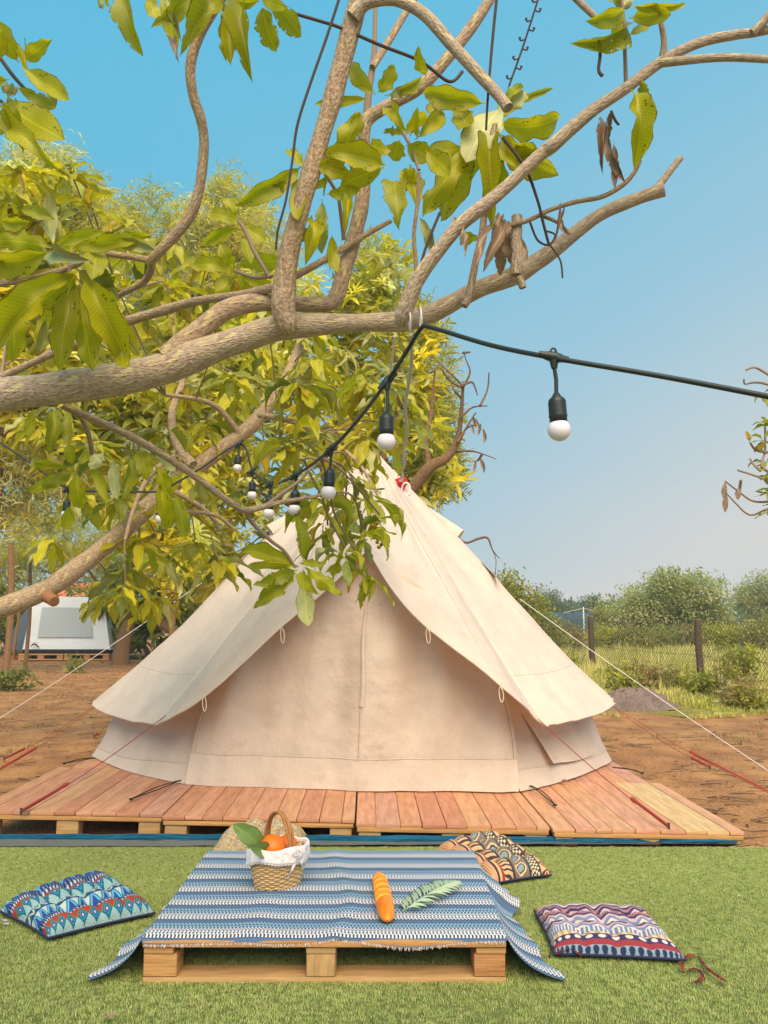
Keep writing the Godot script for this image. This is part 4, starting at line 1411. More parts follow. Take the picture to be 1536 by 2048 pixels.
	for q in [[90, 420], [180, 400], [40, 330], [250, 440], [60, 470], [250, 560], [330, 560], [30, 620], [90, 730], [180, 640], [20, 380], [140, 340]]:
		whorl(t, q[0], q[1], rnd(3.0, 3.8), rng.randi_range(9, 12), rnd(85, 110), rnd(0.3, 0.9), rng.randf() < 0.5)
	mass("leaves", blades[1], M.leaf_mass, spare, spare_tint, t)
	# flower sprays gone over, rusty yellow
	for q in [[322, 1160, 4.3], [345, 1180, 4.3], [748, 1050, 3.1]]:
		var s := Shape.new()
		for k in 26:
			var c := at(q[0] + rnd(-10, 10) + k * 0.7, q[1] + k * 1.6 + rnd(-6, 6), q[2] + rnd(-0.05, 0.05))
			s.lathe([Vector2(0.0, -0.008), Vector2(0.008, -0.003), Vector2(0.008, 0.004), Vector2(0.0, 0.008)], 5, Transform3D(Basis(), c))
		put("flower_spray", s, M.leaf_yellow, t)


# a ball of small leaves on one twig, for trees farther off
func sprig(n: int, long: float, width: float, spread_: float, droop: float, seeded: int, rows := 3) -> ArrayMesh:
	var r := RandomNumberGenerator.new()
	r.seed = seeded
	var s := Shape.new()
	for i in n:
		var d := Vector3(r.randfn(), r.randfn() * 0.7 - droop, r.randfn()).normalized()
		var len_ := long * r.randf_range(0.6, 1.1)
		var p := Vector3(r.randf_range(-1, 1), r.randf_range(-1, 1), r.randf_range(-1, 1)) * spread_
		var face := Vector3(r.randfn(), 1.4, r.randfn()).normalized()
		s.add(leaf_shape(rows, r.randf_range(-0.05, 0.2), 0.15, 0.2, i, 0.85, 1), leaf_place(p, p + d * len_, len_ * width, 0.0, face))
	return s.mesh()


# fills balls [centre, radii, how many] with sprigs, denser towards the skin, in clumps
func foliage(parent: Node3D, called: String, kinds: Array, balls: Array, size: float, colors: Array, seeded: int, cut := 0.0) -> void:
	var gap := FastNoiseLite.new()
	gap.seed = seeded
	gap.frequency = 0.55
	gap.fractal_octaves = 2
	var where := []
	var tints := []
	for k in kinds.size():
		where.append([])
		tints.append([])
	for b in balls:
		var c: Vector3 = b[0]
		var r: Vector3 = b[1]
		for i in b[2]:
			var d := Vector3(rng.randfn(), rng.randfn(), rng.randfn()).normalized() * pow(rng.randf(), 0.42)
			var p := c + d * r
			p += Vector3(wob.get_noise_3dv(p * 60.0), wob.get_noise_3dv(p * 60.0 + Vector3(50, 0, 0)), 0) * r * 0.35
			if gap.get_noise_3dv(p * 2.2 / maxf(r.y, 0.3)) < cut: continue
			if p.y < 0.05: continue
			var k := rng.randi() % kinds.size()
			where[k].append(Transform3D(Basis.from_euler(Vector3(rnd(-0.7, 0.7), rnd(0, TAU), rnd(-0.7, 0.7))).scaled(Vector3.ONE * size * rnd(0.7, 1.25)), p))
			var col: Color = colors[rng.randi() % colors.size()]
			var g := rnd(0.75, 1.3)
			tints[k].append(Color(col.r * g, col.g * g, col.b * g))
	for k in kinds.size():
		if where[k].size():
			mass(called, kinds[k], M.leaf_plain, where[k], tints[k], parent)


func trunk_of(parent: Node3D, called: String, pts: Array, r: Array, m: Material, sides := 8) -> void:
	var s := Shape.new()
	s.tube(curve(pts, 5), spread(r, 5), sides, 0.18, fine, 5.0)
	put(called, s, m, parent)


# a ball given by where it is seen: pixel centre, distance, pixel radii
func ball(px: float, py: float, d: float, rx: float, ry: float, n: int) -> Array:
	var c := at(px, py, d)
	var w := wide(c, rx)
	return [c, Vector3(w, wide(c, ry), w * 0.8), n]


func middle_trees() -> void:
	var broad := [sprig(11, 0.25, 0.24, 0.05, 0.5, 201, 5), sprig(10, 0.27, 0.22, 0.05, 0.7, 202, 5), sprig(12, 0.23, 0.26, 0.06, 0.3, 203, 5)]
	var green := [Color(0.74, 0.69, 0.07), Color(0.58, 0.57, 0.07), Color(0.74, 0.74, 0.34), Color(0.38, 0.41, 0.08), Color(0.78, 0.66, 0.05)]
	# mango tree right behind the tent
	var foot := Vector3(-0.6, 0, -10.6)
	var t := thing("mango_tree", "rounded mango tree behind the large tent with a bare dead branch", "tree", foot)
	trunk_of(t, "trunk", [foot, at(640, 1150, 10.5), at(650, 1000, 10.5), at(690, 850, 10.4)], [0.17, 0.14, 0.11, 0.07], M.bark_far, 10)
	trunk_of(t, "branch", [at(650, 1010, 10.5), at(760, 930, 10.2), at(800, 780, 10.2), at(770, 640, 10.3)], [0.08, 0.06, 0.04, 0.02], M.bark_far)
	trunk_of(t, "branch", [at(645, 1040, 10.5), at(520, 960, 10.6), at(430, 830, 10.7), at(400, 700, 10.8)], [0.08, 0.06, 0.05, 0.02], M.bark_far)
	trunk_of(t, "branch", [at(660, 960, 10.5), at(600, 820, 10.6), at(560, 660, 10.7)], [0.07, 0.05, 0.02], M.bark_far)
	# the dead branch
	trunk_of(t, "dead_branch", [at(770, 1010, 9.6), at(822, 978, 9.5), at(858, 935, 9.4), at(893, 915, 9.4), at(915, 880, 9.4), at(922, 830, 9.4), at(926, 775, 9.4)], [0.09, 0.075, 0.07, 0.055, 0.034, 0.024, 0.016], M.bark_far)
	trunk_of(t, "dead_branch", [at(858, 930, 9.4), at(852, 880, 9.4), at(862, 830, 9.4), at(866, 780, 9.4), at(870, 745, 9.4)], [0.035, 0.03, 0.025, 0.018, 0.01], M.bark_far)
	for q in [[[926, 775], [940, 745], [932, 720], [928, 706]], [[926, 772], [905, 750], [880, 728], [876, 720]], [[926, 770], [945, 765], [955, 790]], [[924, 775], [900, 762], [884, 740]], [[922, 835], [945, 815], [975, 812]], [[960, 812], [975, 780], [978, 745]], [[915, 885], [935, 855], [962, 850]], [[905, 905], [940, 902], [965, 908], [992, 918]], [[918, 886], [930, 860], [952, 825]], [[880, 728], [862, 745], [850, 740]], [[926, 800], [908, 780], [896, 750]], [[965, 908], [955, 922]], [[926, 706], [940, 704]]]:
		var pts := []
		for p in q:
			pts.append(at(p[0], p[1], 9.4 + rnd(-0.1, 0.1)))
		trunk_of(t, "dead_twig", pts, [0.016, 0.012, 0.007, 0.005].slice(0, pts.size()), M.bark_far, 5)
	for q in [[945, 830], [950, 835], [940, 845], [965, 855], [968, 862], [960, 912], [952, 918], [966, 920], [962, 845]]:
		var p := at(q[0], q[1], 9.4)
		piece("dead_leaf", blades[2], M.leaf_dead, t, Transform3D(leaf_place(p, p + Vector3(rnd(-0.05, 0.05), -0.15, rnd(-0.03, 0.03)), 0.035, 0.3, Vector3(0, 0, 1)).basis, p - t.position))
	trunk_of(t, "dead_twig", [at(905, 1062, 8.6), at(930, 1085, 8.5), at(955, 1078, 8.5), at(975, 1076, 8.5), at(985, 1100, 8.5), at(1000, 1118, 8.5)], [0.012, 0.012, 0.014, 0.010, 0.007, 0.004], M.bark_far, 5)
	trunk_of(t, "dead_twig", [at(985, 1100, 8.5), at(992, 1120, 8.5), at(990, 1150, 8.5)], [0.005, 0.004, 0.003], M.bark_far, 5)
	foliage(t, "leaves", broad, [ball(760, 560, 10.4, 70, 85, 60), ball(690, 640, 10.6, 150, 110, 150), ball(800, 720, 10.3, 90, 100, 80), ball(600, 760, 10.8, 150, 130, 170), ball(850, 800, 10.3, 55, 110, 55), ball(700, 870, 10.6, 160, 120, 150), ball(520, 900, 10.8, 120, 120, 130), ball(850, 960, 10.6, 60, 60, 50), ball(450, 1030, 10.8, 120, 110, 110), ball(390, 1120, 10.9, 90, 70, 60), ball(540, 640, 10.9, 100, 90, 80)], 1.0, green, 31, -0.12)
	var f1 := Vector3(-4.9, 0, -8.2)
	var t1 := thing("mango_tree", "leafy mango tree filling the left side between the two big limbs", "tree", f1)
	trunk_of(t1, "trunk", [f1, f1 + Vector3(0.2, 0.9, 0), f1 + Vector3(0.5, 1.7, 0.1), at(-40, 820, 7.8)], [0.13, 0.10, 0.08, 0.06], M.bark_far, 10)
	trunk_of(t1, "branch", [at(-40, 820, 7.8), at(40, 700, 7.7), at(70, 480, 7.6)], [0.05, 0.04, 0.015], M.bark_far)
	trunk_of(t1, "branch", [at(-40, 830, 7.8), at(130, 800, 7.9), at(300, 760, 7.9), at(420, 640, 7.9)], [0.05, 0.04, 0.03, 0.012], M.bark_far)
	trunk_of(t1, "branch", [at(-40, 850, 7.8), at(120, 900, 7.9), at(300, 960, 7.9)], [0.05, 0.035, 0.012], M.bark_far)
	foliage(t1, "leaves", broad, [ball(50, 430, 7.6, 100, 80, 75), ball(60, 540, 7.6, 130, 100, 120), ball(180, 610, 7.7, 90, 80, 67), ball(60, 720, 7.6, 140, 120, 120), ball(230, 770, 7.8, 130, 100, 97), ball(350, 690, 7.9, 90, 60, 52), ball(370, 800, 7.9, 120, 110, 90), ball(470, 730, 8.0, 90, 80, 60), ball(130, 890, 7.8, 130, 70, 67), ball(300, 950, 7.9, 130, 90, 75), ball(440, 900, 8.0, 100, 90, 60), ball(340, 1090, 7.9, 80, 70, 45)], 1.0, green, 37, -0.05)
	# small-leaved tree behind it on the right
	var fine_sprig := [sprig(26, 0.20, 0.16, 0.14, 0.2, 211), sprig(26, 0.18, 0.18, 0.15, 0.1, 212)]
	var f2 := Vector3(0.45, 0, -13.5)
	var t2 := thing("small_leaved_tree", "small-leaved tree whose edge shows right of the mango crown behind the tent peak", "tree", f2)
	trunk_of(t2, "trunk", [f2, f2 + Vector3(0.1, 1.2, 0), at(840, 900, 13.5), at(840, 760, 13.5)], [0.12, 0.09, 0.06, 0.03], M.bark_far)
	foliage(t2, "leaves", fine_sprig, [ball(840, 720, 13.5, 60, 90, 120), ball(870, 850, 13.5, 55, 90, 130), ball(885, 950, 13.5, 45, 65, 100), ball(800, 650, 13.6, 60, 90, 120), ball(740, 540, 13.8, 60, 60, 80), ball(870, 930, 13.6, 50, 60, 80)], 1.0, [Color(0.52, 0.50, 0.08), Color(0.42, 0.42, 0.08), Color(0.60, 0.58, 0.26)], 33, -0.1)
	# acacia-like trees with fine drooping leaves, far left
	var wisp := [sprig(44, 0.22, 0.13, 0.27, 0.5, 221), sprig(44, 0.20, 0.14, 0.29, 0.7, 222), sprig(40, 0.24, 0.12, 0.25, 0.3, 223)]
	var pale := [Color(0.72, 0.67, 0.16), Color(0.60, 0.59, 0.14), Color(0.74, 0.73, 0.36), Color(0.46, 0.48, 0.13), Color(0.78, 0.66, 0.09)]
	var list := [
		["wispy tree with fine drooping leaves standing tallest at the left edge of the grove", 17.0, -60, [[70, 420, 120, 160, 330], [150, 470, 110, 130, 250], [20, 620, 130, 200, 320], [60, 820, 140, 160, 280], [150, 640, 110, 150, 240], [40, 980, 120, 110, 170]]],
		["wispy tree with blue green leaves rising between the two big branches", 19.0, 345, [[300, 470, 90, 95, 150], [330, 600, 110, 130, 220], [280, 760, 110, 130, 190], [360, 880, 110, 110, 150], [240, 930, 100, 100, 140]]],
		["wispy tree with feathery yellow green top left of the central upright branch", 20.0, 450, [[450, 440, 85, 105, 210], [500, 520, 100, 110, 220], [430, 600, 110, 110, 200], [540, 640, 110, 120, 180], [460, 760, 110, 110, 150]]],
		["slender wispy tree above the small white tent", 26.0, 300, [[120, 1060, 120, 90, 200], [40, 1120, 90, 80, 130], [200, 1130, 90, 80, 130], [300, 1080, 120, 100, 150]]],
	]
	for q in list:
		var base := at(q[2], 1230, q[1])
		base.y = 0
		var tr := thing("wispy_tree", q[0], "tree", base, "wispy trees of the grove")
		var balls := []
		for b in q[3]:
			balls.append(ball(b[0], b[1], q[1] + rnd(-0.7, 0.7), b[2], b[3], b[4]))
		var topmost: Vector3 = balls[0][0]
		trunk_of(tr, "trunk", [base, base.lerp(topmost, 0.25) + Vector3(0.15, 0, 0), base.lerp(topmost, 0.6), topmost], [0.085, 0.07, 0.05, 0.02], M.bark_far)
		for i in range(1, balls.size()):
			trunk_of(tr, "branch", [base.lerp(topmost, 0.15 + 0.1 * i), ((base.lerp(topmost, 0.15 + 0.1 * i)) + balls[i][0]) * 0.5 + Vector3(0, 0.2, 0), balls[i][0]], [0.04, 0.03, 0.012], M.bark_far, 6)
		foliage(tr, "leaves", wisp, balls, 1.0, pale, 40 + int(q[2]), -0.15)
	# thin poles and trunks between the white tent and the big one
	for q in [[14, 1085, 1290, 14, 16.0], [52, 1120, 1300, 8, 19.0], [98, 1100, 1190, 6, 28.0]]:
		var a := at(q[0], q[2], q[4])
		a.y = 0
		var tr := thing("sapling", "thin bare trunk beside the small white tent, " + ("thickest, at the left edge" if q[3] > 10 else "thin, left of its side panel" if q[3] > 7 else "rising behind its ridge"), "tree", a)
		trunk_of(tr, "trunk", [a, a.lerp(at(q[0] + 8, q[1], q[4]), 0.5) + Vector3(0.05, 0, 0), at(q[0] + 8, q[1], q[4])], [wide(a, q[3]) * 0.55, wide(a, q[3]) * 0.5, wide(a, q[3]) * 0.4], M.bark_far)
	for i in 6:
		var x: float = [268, 281, 292, 309, 322, 336][i]
		var a := on(x, [1297, 1296, 1312, 1310, 1302, 1300][i], 0.0)
		var st := thing("bamboo_stake", "thin upright garden stake among the bushes, %s between the trunk and the large tent" % ["first", "second", "third", "fourth", "fifth", "last"][i], "stake", a, "stakes in the bushes")
		trunk_of(st, "pole", [a + Vector3(0, -0.1, 0), a + Vector3(rnd(-0.05, 0.05), 0.7, 0), a + Vector3(rnd(-0.1, 0.1), 1.45, 0)], [0.03, 0.026, 0.02], M.pallet_wood, 6)
	# the short trunk with a crooked limb next to the white tent
	var b0 := on(240, 1328, 0.0)
	var tk := thing("crooked_tree", "crooked brown trunk with a low bent limb right of the small white tent", "tree", b0)
	trunk_of(tk, "trunk", [b0 + Vector3(0, -0.1, 0), at(245, 1290, -b0.z), at(258, 1238, -b0.z)], [0.25, 0.19, 0.16], M.bark_far, 10)
	trunk_of(tk, "branch", [at(248, 1232, -b0.z), at(285, 1222, -b0.z), at(310, 1238, -b0.z), at(350, 1262, -b0.z), at(380, 1270, -b0.z)], [0.10, 0.11, 0.13, 0.13, 0.12], M.bark_far)
	trunk_of(tk, "branch", [at(300, 1232, -b0.z), at(262, 1212, -b0.z), at(228, 1222, -b0.z)], [0.09, 0.07, 0.04], M.bark_far)
	trunk_of(tk, "branch", [at(330, 1252, -b0.z), at(338, 1225, -b0.z), at(330, 1190, -b0.z)], [0.09, 0.08, 0.06], M.bark_far)
	foliage(tk, "leaves", broad, [ball(300, 1150, -b0.z, 80, 50, 70), ball(380, 1170, -b0.z, 80, 60, 70)], 1.5, [Color(0.40, 0.42, 0.09), Color(0.32, 0.35, 0.08), Color(0.48, 0.47, 0.14)], 61)
	# dark undergrowth that closes the grove
	var k := 0
	var said := ["bush behind the small white tent at its left", "bush rising just over the ridge of the small white tent", "bush right of the small white tent behind the stakes", "dense shrub behind the crooked trunk", "shrub hidden behind the left slope of the large tent", "low bush right behind the large tent", "bushy growth at the far left behind the thin trunks"]
	for q in [[20, 1235, 27, 90, 60], [140, 1220, 29, 110, 45], [270, 1240, 24, 90, 70], [360, 1220, 25, 100, 80], [470, 1220, 24, 120, 90], [620, 1200, 22, 150, 100], [-60, 1200, 25, 110, 90]]:
		var g := at(q[0], 1230, q[2])
		g.y = 0
		var bush := thing("bush", said[k], "bush", g, "undergrowth of the grove")
		foliage(bush, "leaves", broad, [ball(q[0], q[1], q[2], q[3], q[4], 190)], 1.7, [Color(0.36, 0.38, 0.08), Color(0.28, 0.31, 0.07), Color(0.42, 0.42, 0.12)], 70 + k)
		k += 1
	# a tree beyond the right edge pokes its twigs into the picture
	var f3 := Vector3(4.9, 0, -7.2)
	var t3 := thing("fruit_tree", "tree beyond the right edge whose leafy twigs reach in above the fence", "tree", f3)
	trunk_of(t3, "trunk", [f3, f3 + Vector3(0.1, 1.2, 0), f3 + Vector3(-0.1, 2.2, 0), f3 + Vector3(-0.2, 3.3, 0)], [0.14, 0.11, 0.08, 0.05], M.bark_far)
	for q in [[[1700, 1010], [1600, 1000], [1536, 1018], [1500, 1030], [1470, 1005], [1452, 985]], [[1640, 985], [1560, 1000], [1510, 1003], [1480, 985], [1450, 962]], [[1650, 1010], [1560, 975], [1520, 955], [1475, 940]], [[1536, 905], [1512, 900], [1500, 885]], [[1620, 800], [1540, 770], [1510, 765], [1490, 768], [1488, 758]], [[1600, 790], [1530, 745], [1508, 735], [1492, 740]], [[1478, 985], [1482, 960]], [[1522, 942], [1508, 930], [1500, 918]], [[1560, 950], [1525, 935], [1530, 900], [1530, 840]]]:
		var pts := []
		for p in q:
			pts.append(at(p[0], p[1], 6.6 + rnd(-0.1, 0.1)))
		trunk_of(t3, "twig", pts, [0.014, 0.011, 0.009, 0.008, 0.006, 0.005].slice(0, pts.size()), M.twig, 5)
	for q in [[1530, 950, 7], [1540, 985, 9], [1525, 880, 5], [1532, 925, 6], [1550, 1010, 9], [1525, 790, 5], [1560, 960, 9], [1535, 1025, 5], [1545, 855, 5]]:
		var hub := at(q[0], q[1], 6.6)
		for i in q[2]:
			var dir := Vector3(rng.randfn(), -0.5 + rng.randfn() * 0.5, rng.randfn()).normalized()
			var len_ := rnd(0.09, 0.16)
			var tf := leaf_place(hub, hub + dir * len_, len_ * 0.3, 0, Vector3.UP)
			tf.origin -= t3.position
			piece("leaf", blades[(i + int(q[0])) % 6], M[["leaf_olive", "leaf_dark", "leaf_bright", "leaf_pale"][i % 4]], t3, tf)
	for q in [[1500, 885, 1492, 862, 4], [1512, 898, 1530, 886, 4], [1450, 962, 1448, 1000, 5], [1452, 985, 1450, 1025, 5], [1478, 972, 1475, 1000, 5]]:
		var a := at(q[0], q[1], 6.6)
		var tf := leaf_place(a, at(q[2], q[3], 6.6), 0.045, 0.3, Vector3(0, 0, 1))
		tf.origin -= t3.position
		piece("leaf", blades[4], M[TONES[q[4]]], t3, tf)


func far_country() -> void:
	var small := [sprig(26, 0.17, 0.40, 0.30, 0.1, 301), sprig(26, 0.15, 0.42, 0.32, 0.1, 302)]
	var rows := [
		["big_tree", "large spreading round tree beyond the fence, biggest on the right horizon", "tree", 34.0, 1340, [[1310, 1215, 80, 62, 330], [1380, 1195, 70, 52, 280], [1270, 1240, 55, 45, 200], [1420, 1240, 36, 40, 150], [1350, 1245, 90, 38, 280], [1345, 1180, 45, 38, 150]], [Color(0.46, 0.49, 0.21), Color(0.58, 0.58, 0.31), Color(0.32, 0.36, 0.14)], 1.0],
		["airy_tree", "airy tree at the right edge of the horizon with sky showing through", "tree", 46.0, 1520, [[1520, 1190, 55, 38, 160], [1560, 1200, 60, 55, 190], [1492, 1205, 26, 22, 60], [1545, 1240, 50, 18, 90]], [Color(0.48, 0.49, 0.20), Color(0.36, 0.38, 0.16)], 1.1],
		["field_tree", "bright green tree directly right of the large tent slope", "tree", 24.0, 1050, [[1040, 1235, 50, 48, 240], [1015, 1190, 34, 40, 130], [1080, 1260, 34, 36, 130], [1060, 1290, 50, 22, 110]], [Color(0.42, 0.40, 0.08), Color(0.31, 0.32, 0.07), Color(0.46, 0.45, 0.16)], 0.8],
		["distant_tree", "distant hazy tree left of the pole on the horizon", "tree", 70.0, 1095, [[1095, 1212, 34, 32, 140], [1130, 1228, 30, 20, 70], [1060, 1225, 40, 30, 100]], [Color(0.16, 0.20, 0.09), Color(0.22, 0.25, 0.11)], 1.4],
		["distant_tree", "distant hazy round tree right of the pole on the horizon", "tree", 70.0, 1187, [[1187, 1215, 24, 20, 90], [1160, 1226, 40, 12, 70], [1215, 1230, 30, 20, 70]], [Color(0.16, 0.20, 0.10), Color(0.20, 0.23, 0.11)], 1.4],
		["distant_bush", "yellow green bush left of the large round tree", "bush", 40.0, 1212, [[1212, 1240, 24, 30, 110], [1235, 1250, 24, 24, 70]], [Color(0.40, 0.40, 0.10), Color(0.33, 0.34, 0.10)], 1.0],
	]
	for q in rows:
		var base := at(q[4], 1230, q[3])
		base.y = 0
		var t := thing(q[0], q[1], q[2], base)
		var balls := []
		for b in q[5]:
			balls.append(ball(b[0], b[1], q[3] + rnd(-0.8, 0.8), b[2], b[3], b[4]))
		trunk_of(t, "trunk", [base, base + Vector3(0.1, 0.6, 0), balls[0][0]], [0.16, 0.13, 0.05], M.bark_far)
		for i in range(1, mini(balls.size(), 5)):
			trunk_of(t, "branch", [base + Vector3(0.05, 0.5, 0), (base + balls[i][0]) * 0.5 + Vector3(0, 0.3, 0), balls[i][0]], [0.08, 0.06, 0.02], M.bark_far, 6)
		foliage(t, "leaves", small, balls, q[7], q[6], 80 + int(q[4]), -0.25)
	# shrubs that close the meadow below the trees
	var names := ["shrub with reddish leaves beneath the pole at the back of the meadow", "shrub with drooping yellow leaves by the first fence post", "shrub at the back of the meadow under the left of the round tree", "shrub at the back of the meadow under the middle of the round tree", "shrub at the back of the meadow under the right of the round tree", "shrub with rusty twigs behind the second fence post", "dark shrub at the right end of the meadow", "shrub at the left end of the meadow beside the large tent"]
	var place := [[1130, 1272, 26], [1200, 1268, 28], [1265, 1272, 27], [1320, 1274, 28], [1375, 1272, 28], [1440, 1270, 27], [1520, 1266, 26], [1090, 1280, 25]]
	for i in place.size():
		var q: Array = place[i]
		var g := at(q[0], 1230, q[2])
		g.y = 0
		var b := thing("shrub", names[i], "shrub", g, "shrubs at the back of the meadow")
		foliage(b, "leaves", small, [ball(q[0], q[1] + 5, q[2], 36, 19, 120), ball(q[0] + 14, q[1] + 9, q[2] - 0.5, 28, 15, 60)], 0.75, [[Color(0.36, 0.26, 0.14), Color(0.38, 0.35, 0.12)], [Color(0.62, 0.57, 0.09), Color(0.42, 0.41, 0.08)], [Color(0.42, 0.38, 0.10), Color(0.34, 0.33, 0.09)], [Color(0.46, 0.46, 0.12), Color(0.28, 0.31, 0.10)]][i % 4], 120 + i)
	# tall forest far away, one hazy mass along the horizon
	var w := []
	var tn := []
	for i in 2600:
		var a := rnd(-0.62, 0.62)
		var d := rnd(105, 160)
		w.append(Transform3D(Basis(Vector3.UP, rnd(0, TAU)).scaled(Vector3.ONE * rnd(3.0, 6.0)), Vector3(d * tan(a), rnd(0.2, 2.6) * rnd(0.4, 1.0), -d)))
		var g := rnd(0.7, 1.2)
		tn.append(Color(0.14 * g, 0.18 * g, 0.09 * g))
	var far := mass("far_woods", small[0], M.leaf_plain, w, tn)
	tag(far, "hazy far woods along the horizon", "woods")
	# low netted shed with a white pole, far across the field
	var n0 := at(1150, 1230, 58)
	n0.y = 0
	var shed := thing("net_shed", "low dark blue netted shed across the field", "shed", n0)
	var s := Shape.new()
	s.grid(16, 6, func(u: float, v: float): return n0 + Vector3(-1.9 + 3.8 * u, 1.36 * (1.0 - v) - 0.12 * sin(u * PI * 4.0) ** 2 * (1.0 - v), 0.3 * v))
	s.grid(16, 4, func(u: float, v: float): return n0 + Vector3(-1.9 + 3.8 * u, 1.36 + 0.1 * v - 0.12 * sin(u * PI * 4.0) ** 2, -3.0 * v))
	put("net", s, M.blue_net, shed)
	for i in 4:
		var p := Shape.new()
		p.tube([n0 + Vector3(-1.8 + 1.2 * i, -0.1, 0.05), n0 + Vector3(-1.8 + 1.2 * i, 1.42, 0.05)], [0.04], 6)
		put("post", p, M.post_wood, shed)
	var pole := Shape.new()
	var pf := at(1167, 1230, 55)
	pole.tube([Vector3(pf.x, -0.1, pf.z), Vector3(pf.x, 1.75, pf.z)], [0.05], 7)
	for k in 2:
		pole.tube([Vector3(pf.x, 1.66, pf.z), Vector3(pf.x + (1.3 if k else -1.3), 1.36, pf.z)], [0.014], 5)
	tag(put("pole", pole, M.white_paint), "thin white pole in front of the blue netted shed", "pole")
	# a small house behind the grove
	var h0 := at(120, 1230, 44)
	h0.y = 0
	var house := thing("house", "grey house with an orange roof glimpsed above the small white tent", "house", h0)
	var wl := Shape.new()
	wl.box(Transform3D(Basis(), h0 + Vector3(0, 1.1, -1.6)), Vector3(3.4, 2.2, 3.0), 0.02)
	put("wall", wl, M.plaster, house)
	var rf := Shape.new()
	for sg in [-1, 1]:
		rf.box(Transform3D(Basis(Vector3.RIGHT, sg * 0.42), h0 + Vector3(0, 2.52, -1.6 + sg * 0.86)), Vector3(3.9, 0.09, 2.0), 0.02)
	put("roof", rf, M.roof_tile, house)
	for x in [-0.8, 0.8]:
		var wi := Shape.new()
		wi.box(Transform3D(Basis(), h0 + Vector3(x, 1.25, -0.085)), Vector3(0.7, 0.8, 0.06), 0.01)
		var wn := put("window", wi, M.dark_glass, house)
	var rail := Shape.new()
	for y in [0.9, 1.3]:
		rail.tube([h0 + Vector3(-2.4, y, 1.2), h0 + Vector3(2.4, y, 1.2)], [0.035], 6)
	for x in [-2.4, -0.8, 0.8, 2.4]:
		rail.tube([h0 + Vector3(x, -0.1, 1.2), h0 + Vector3(x, 1.35, 1.2)], [0.04], 6)
	tag(put("railing", rail, M.blue_paint), "blue pipe railing in front of the far grey house", "railing")
	meadow_growth()


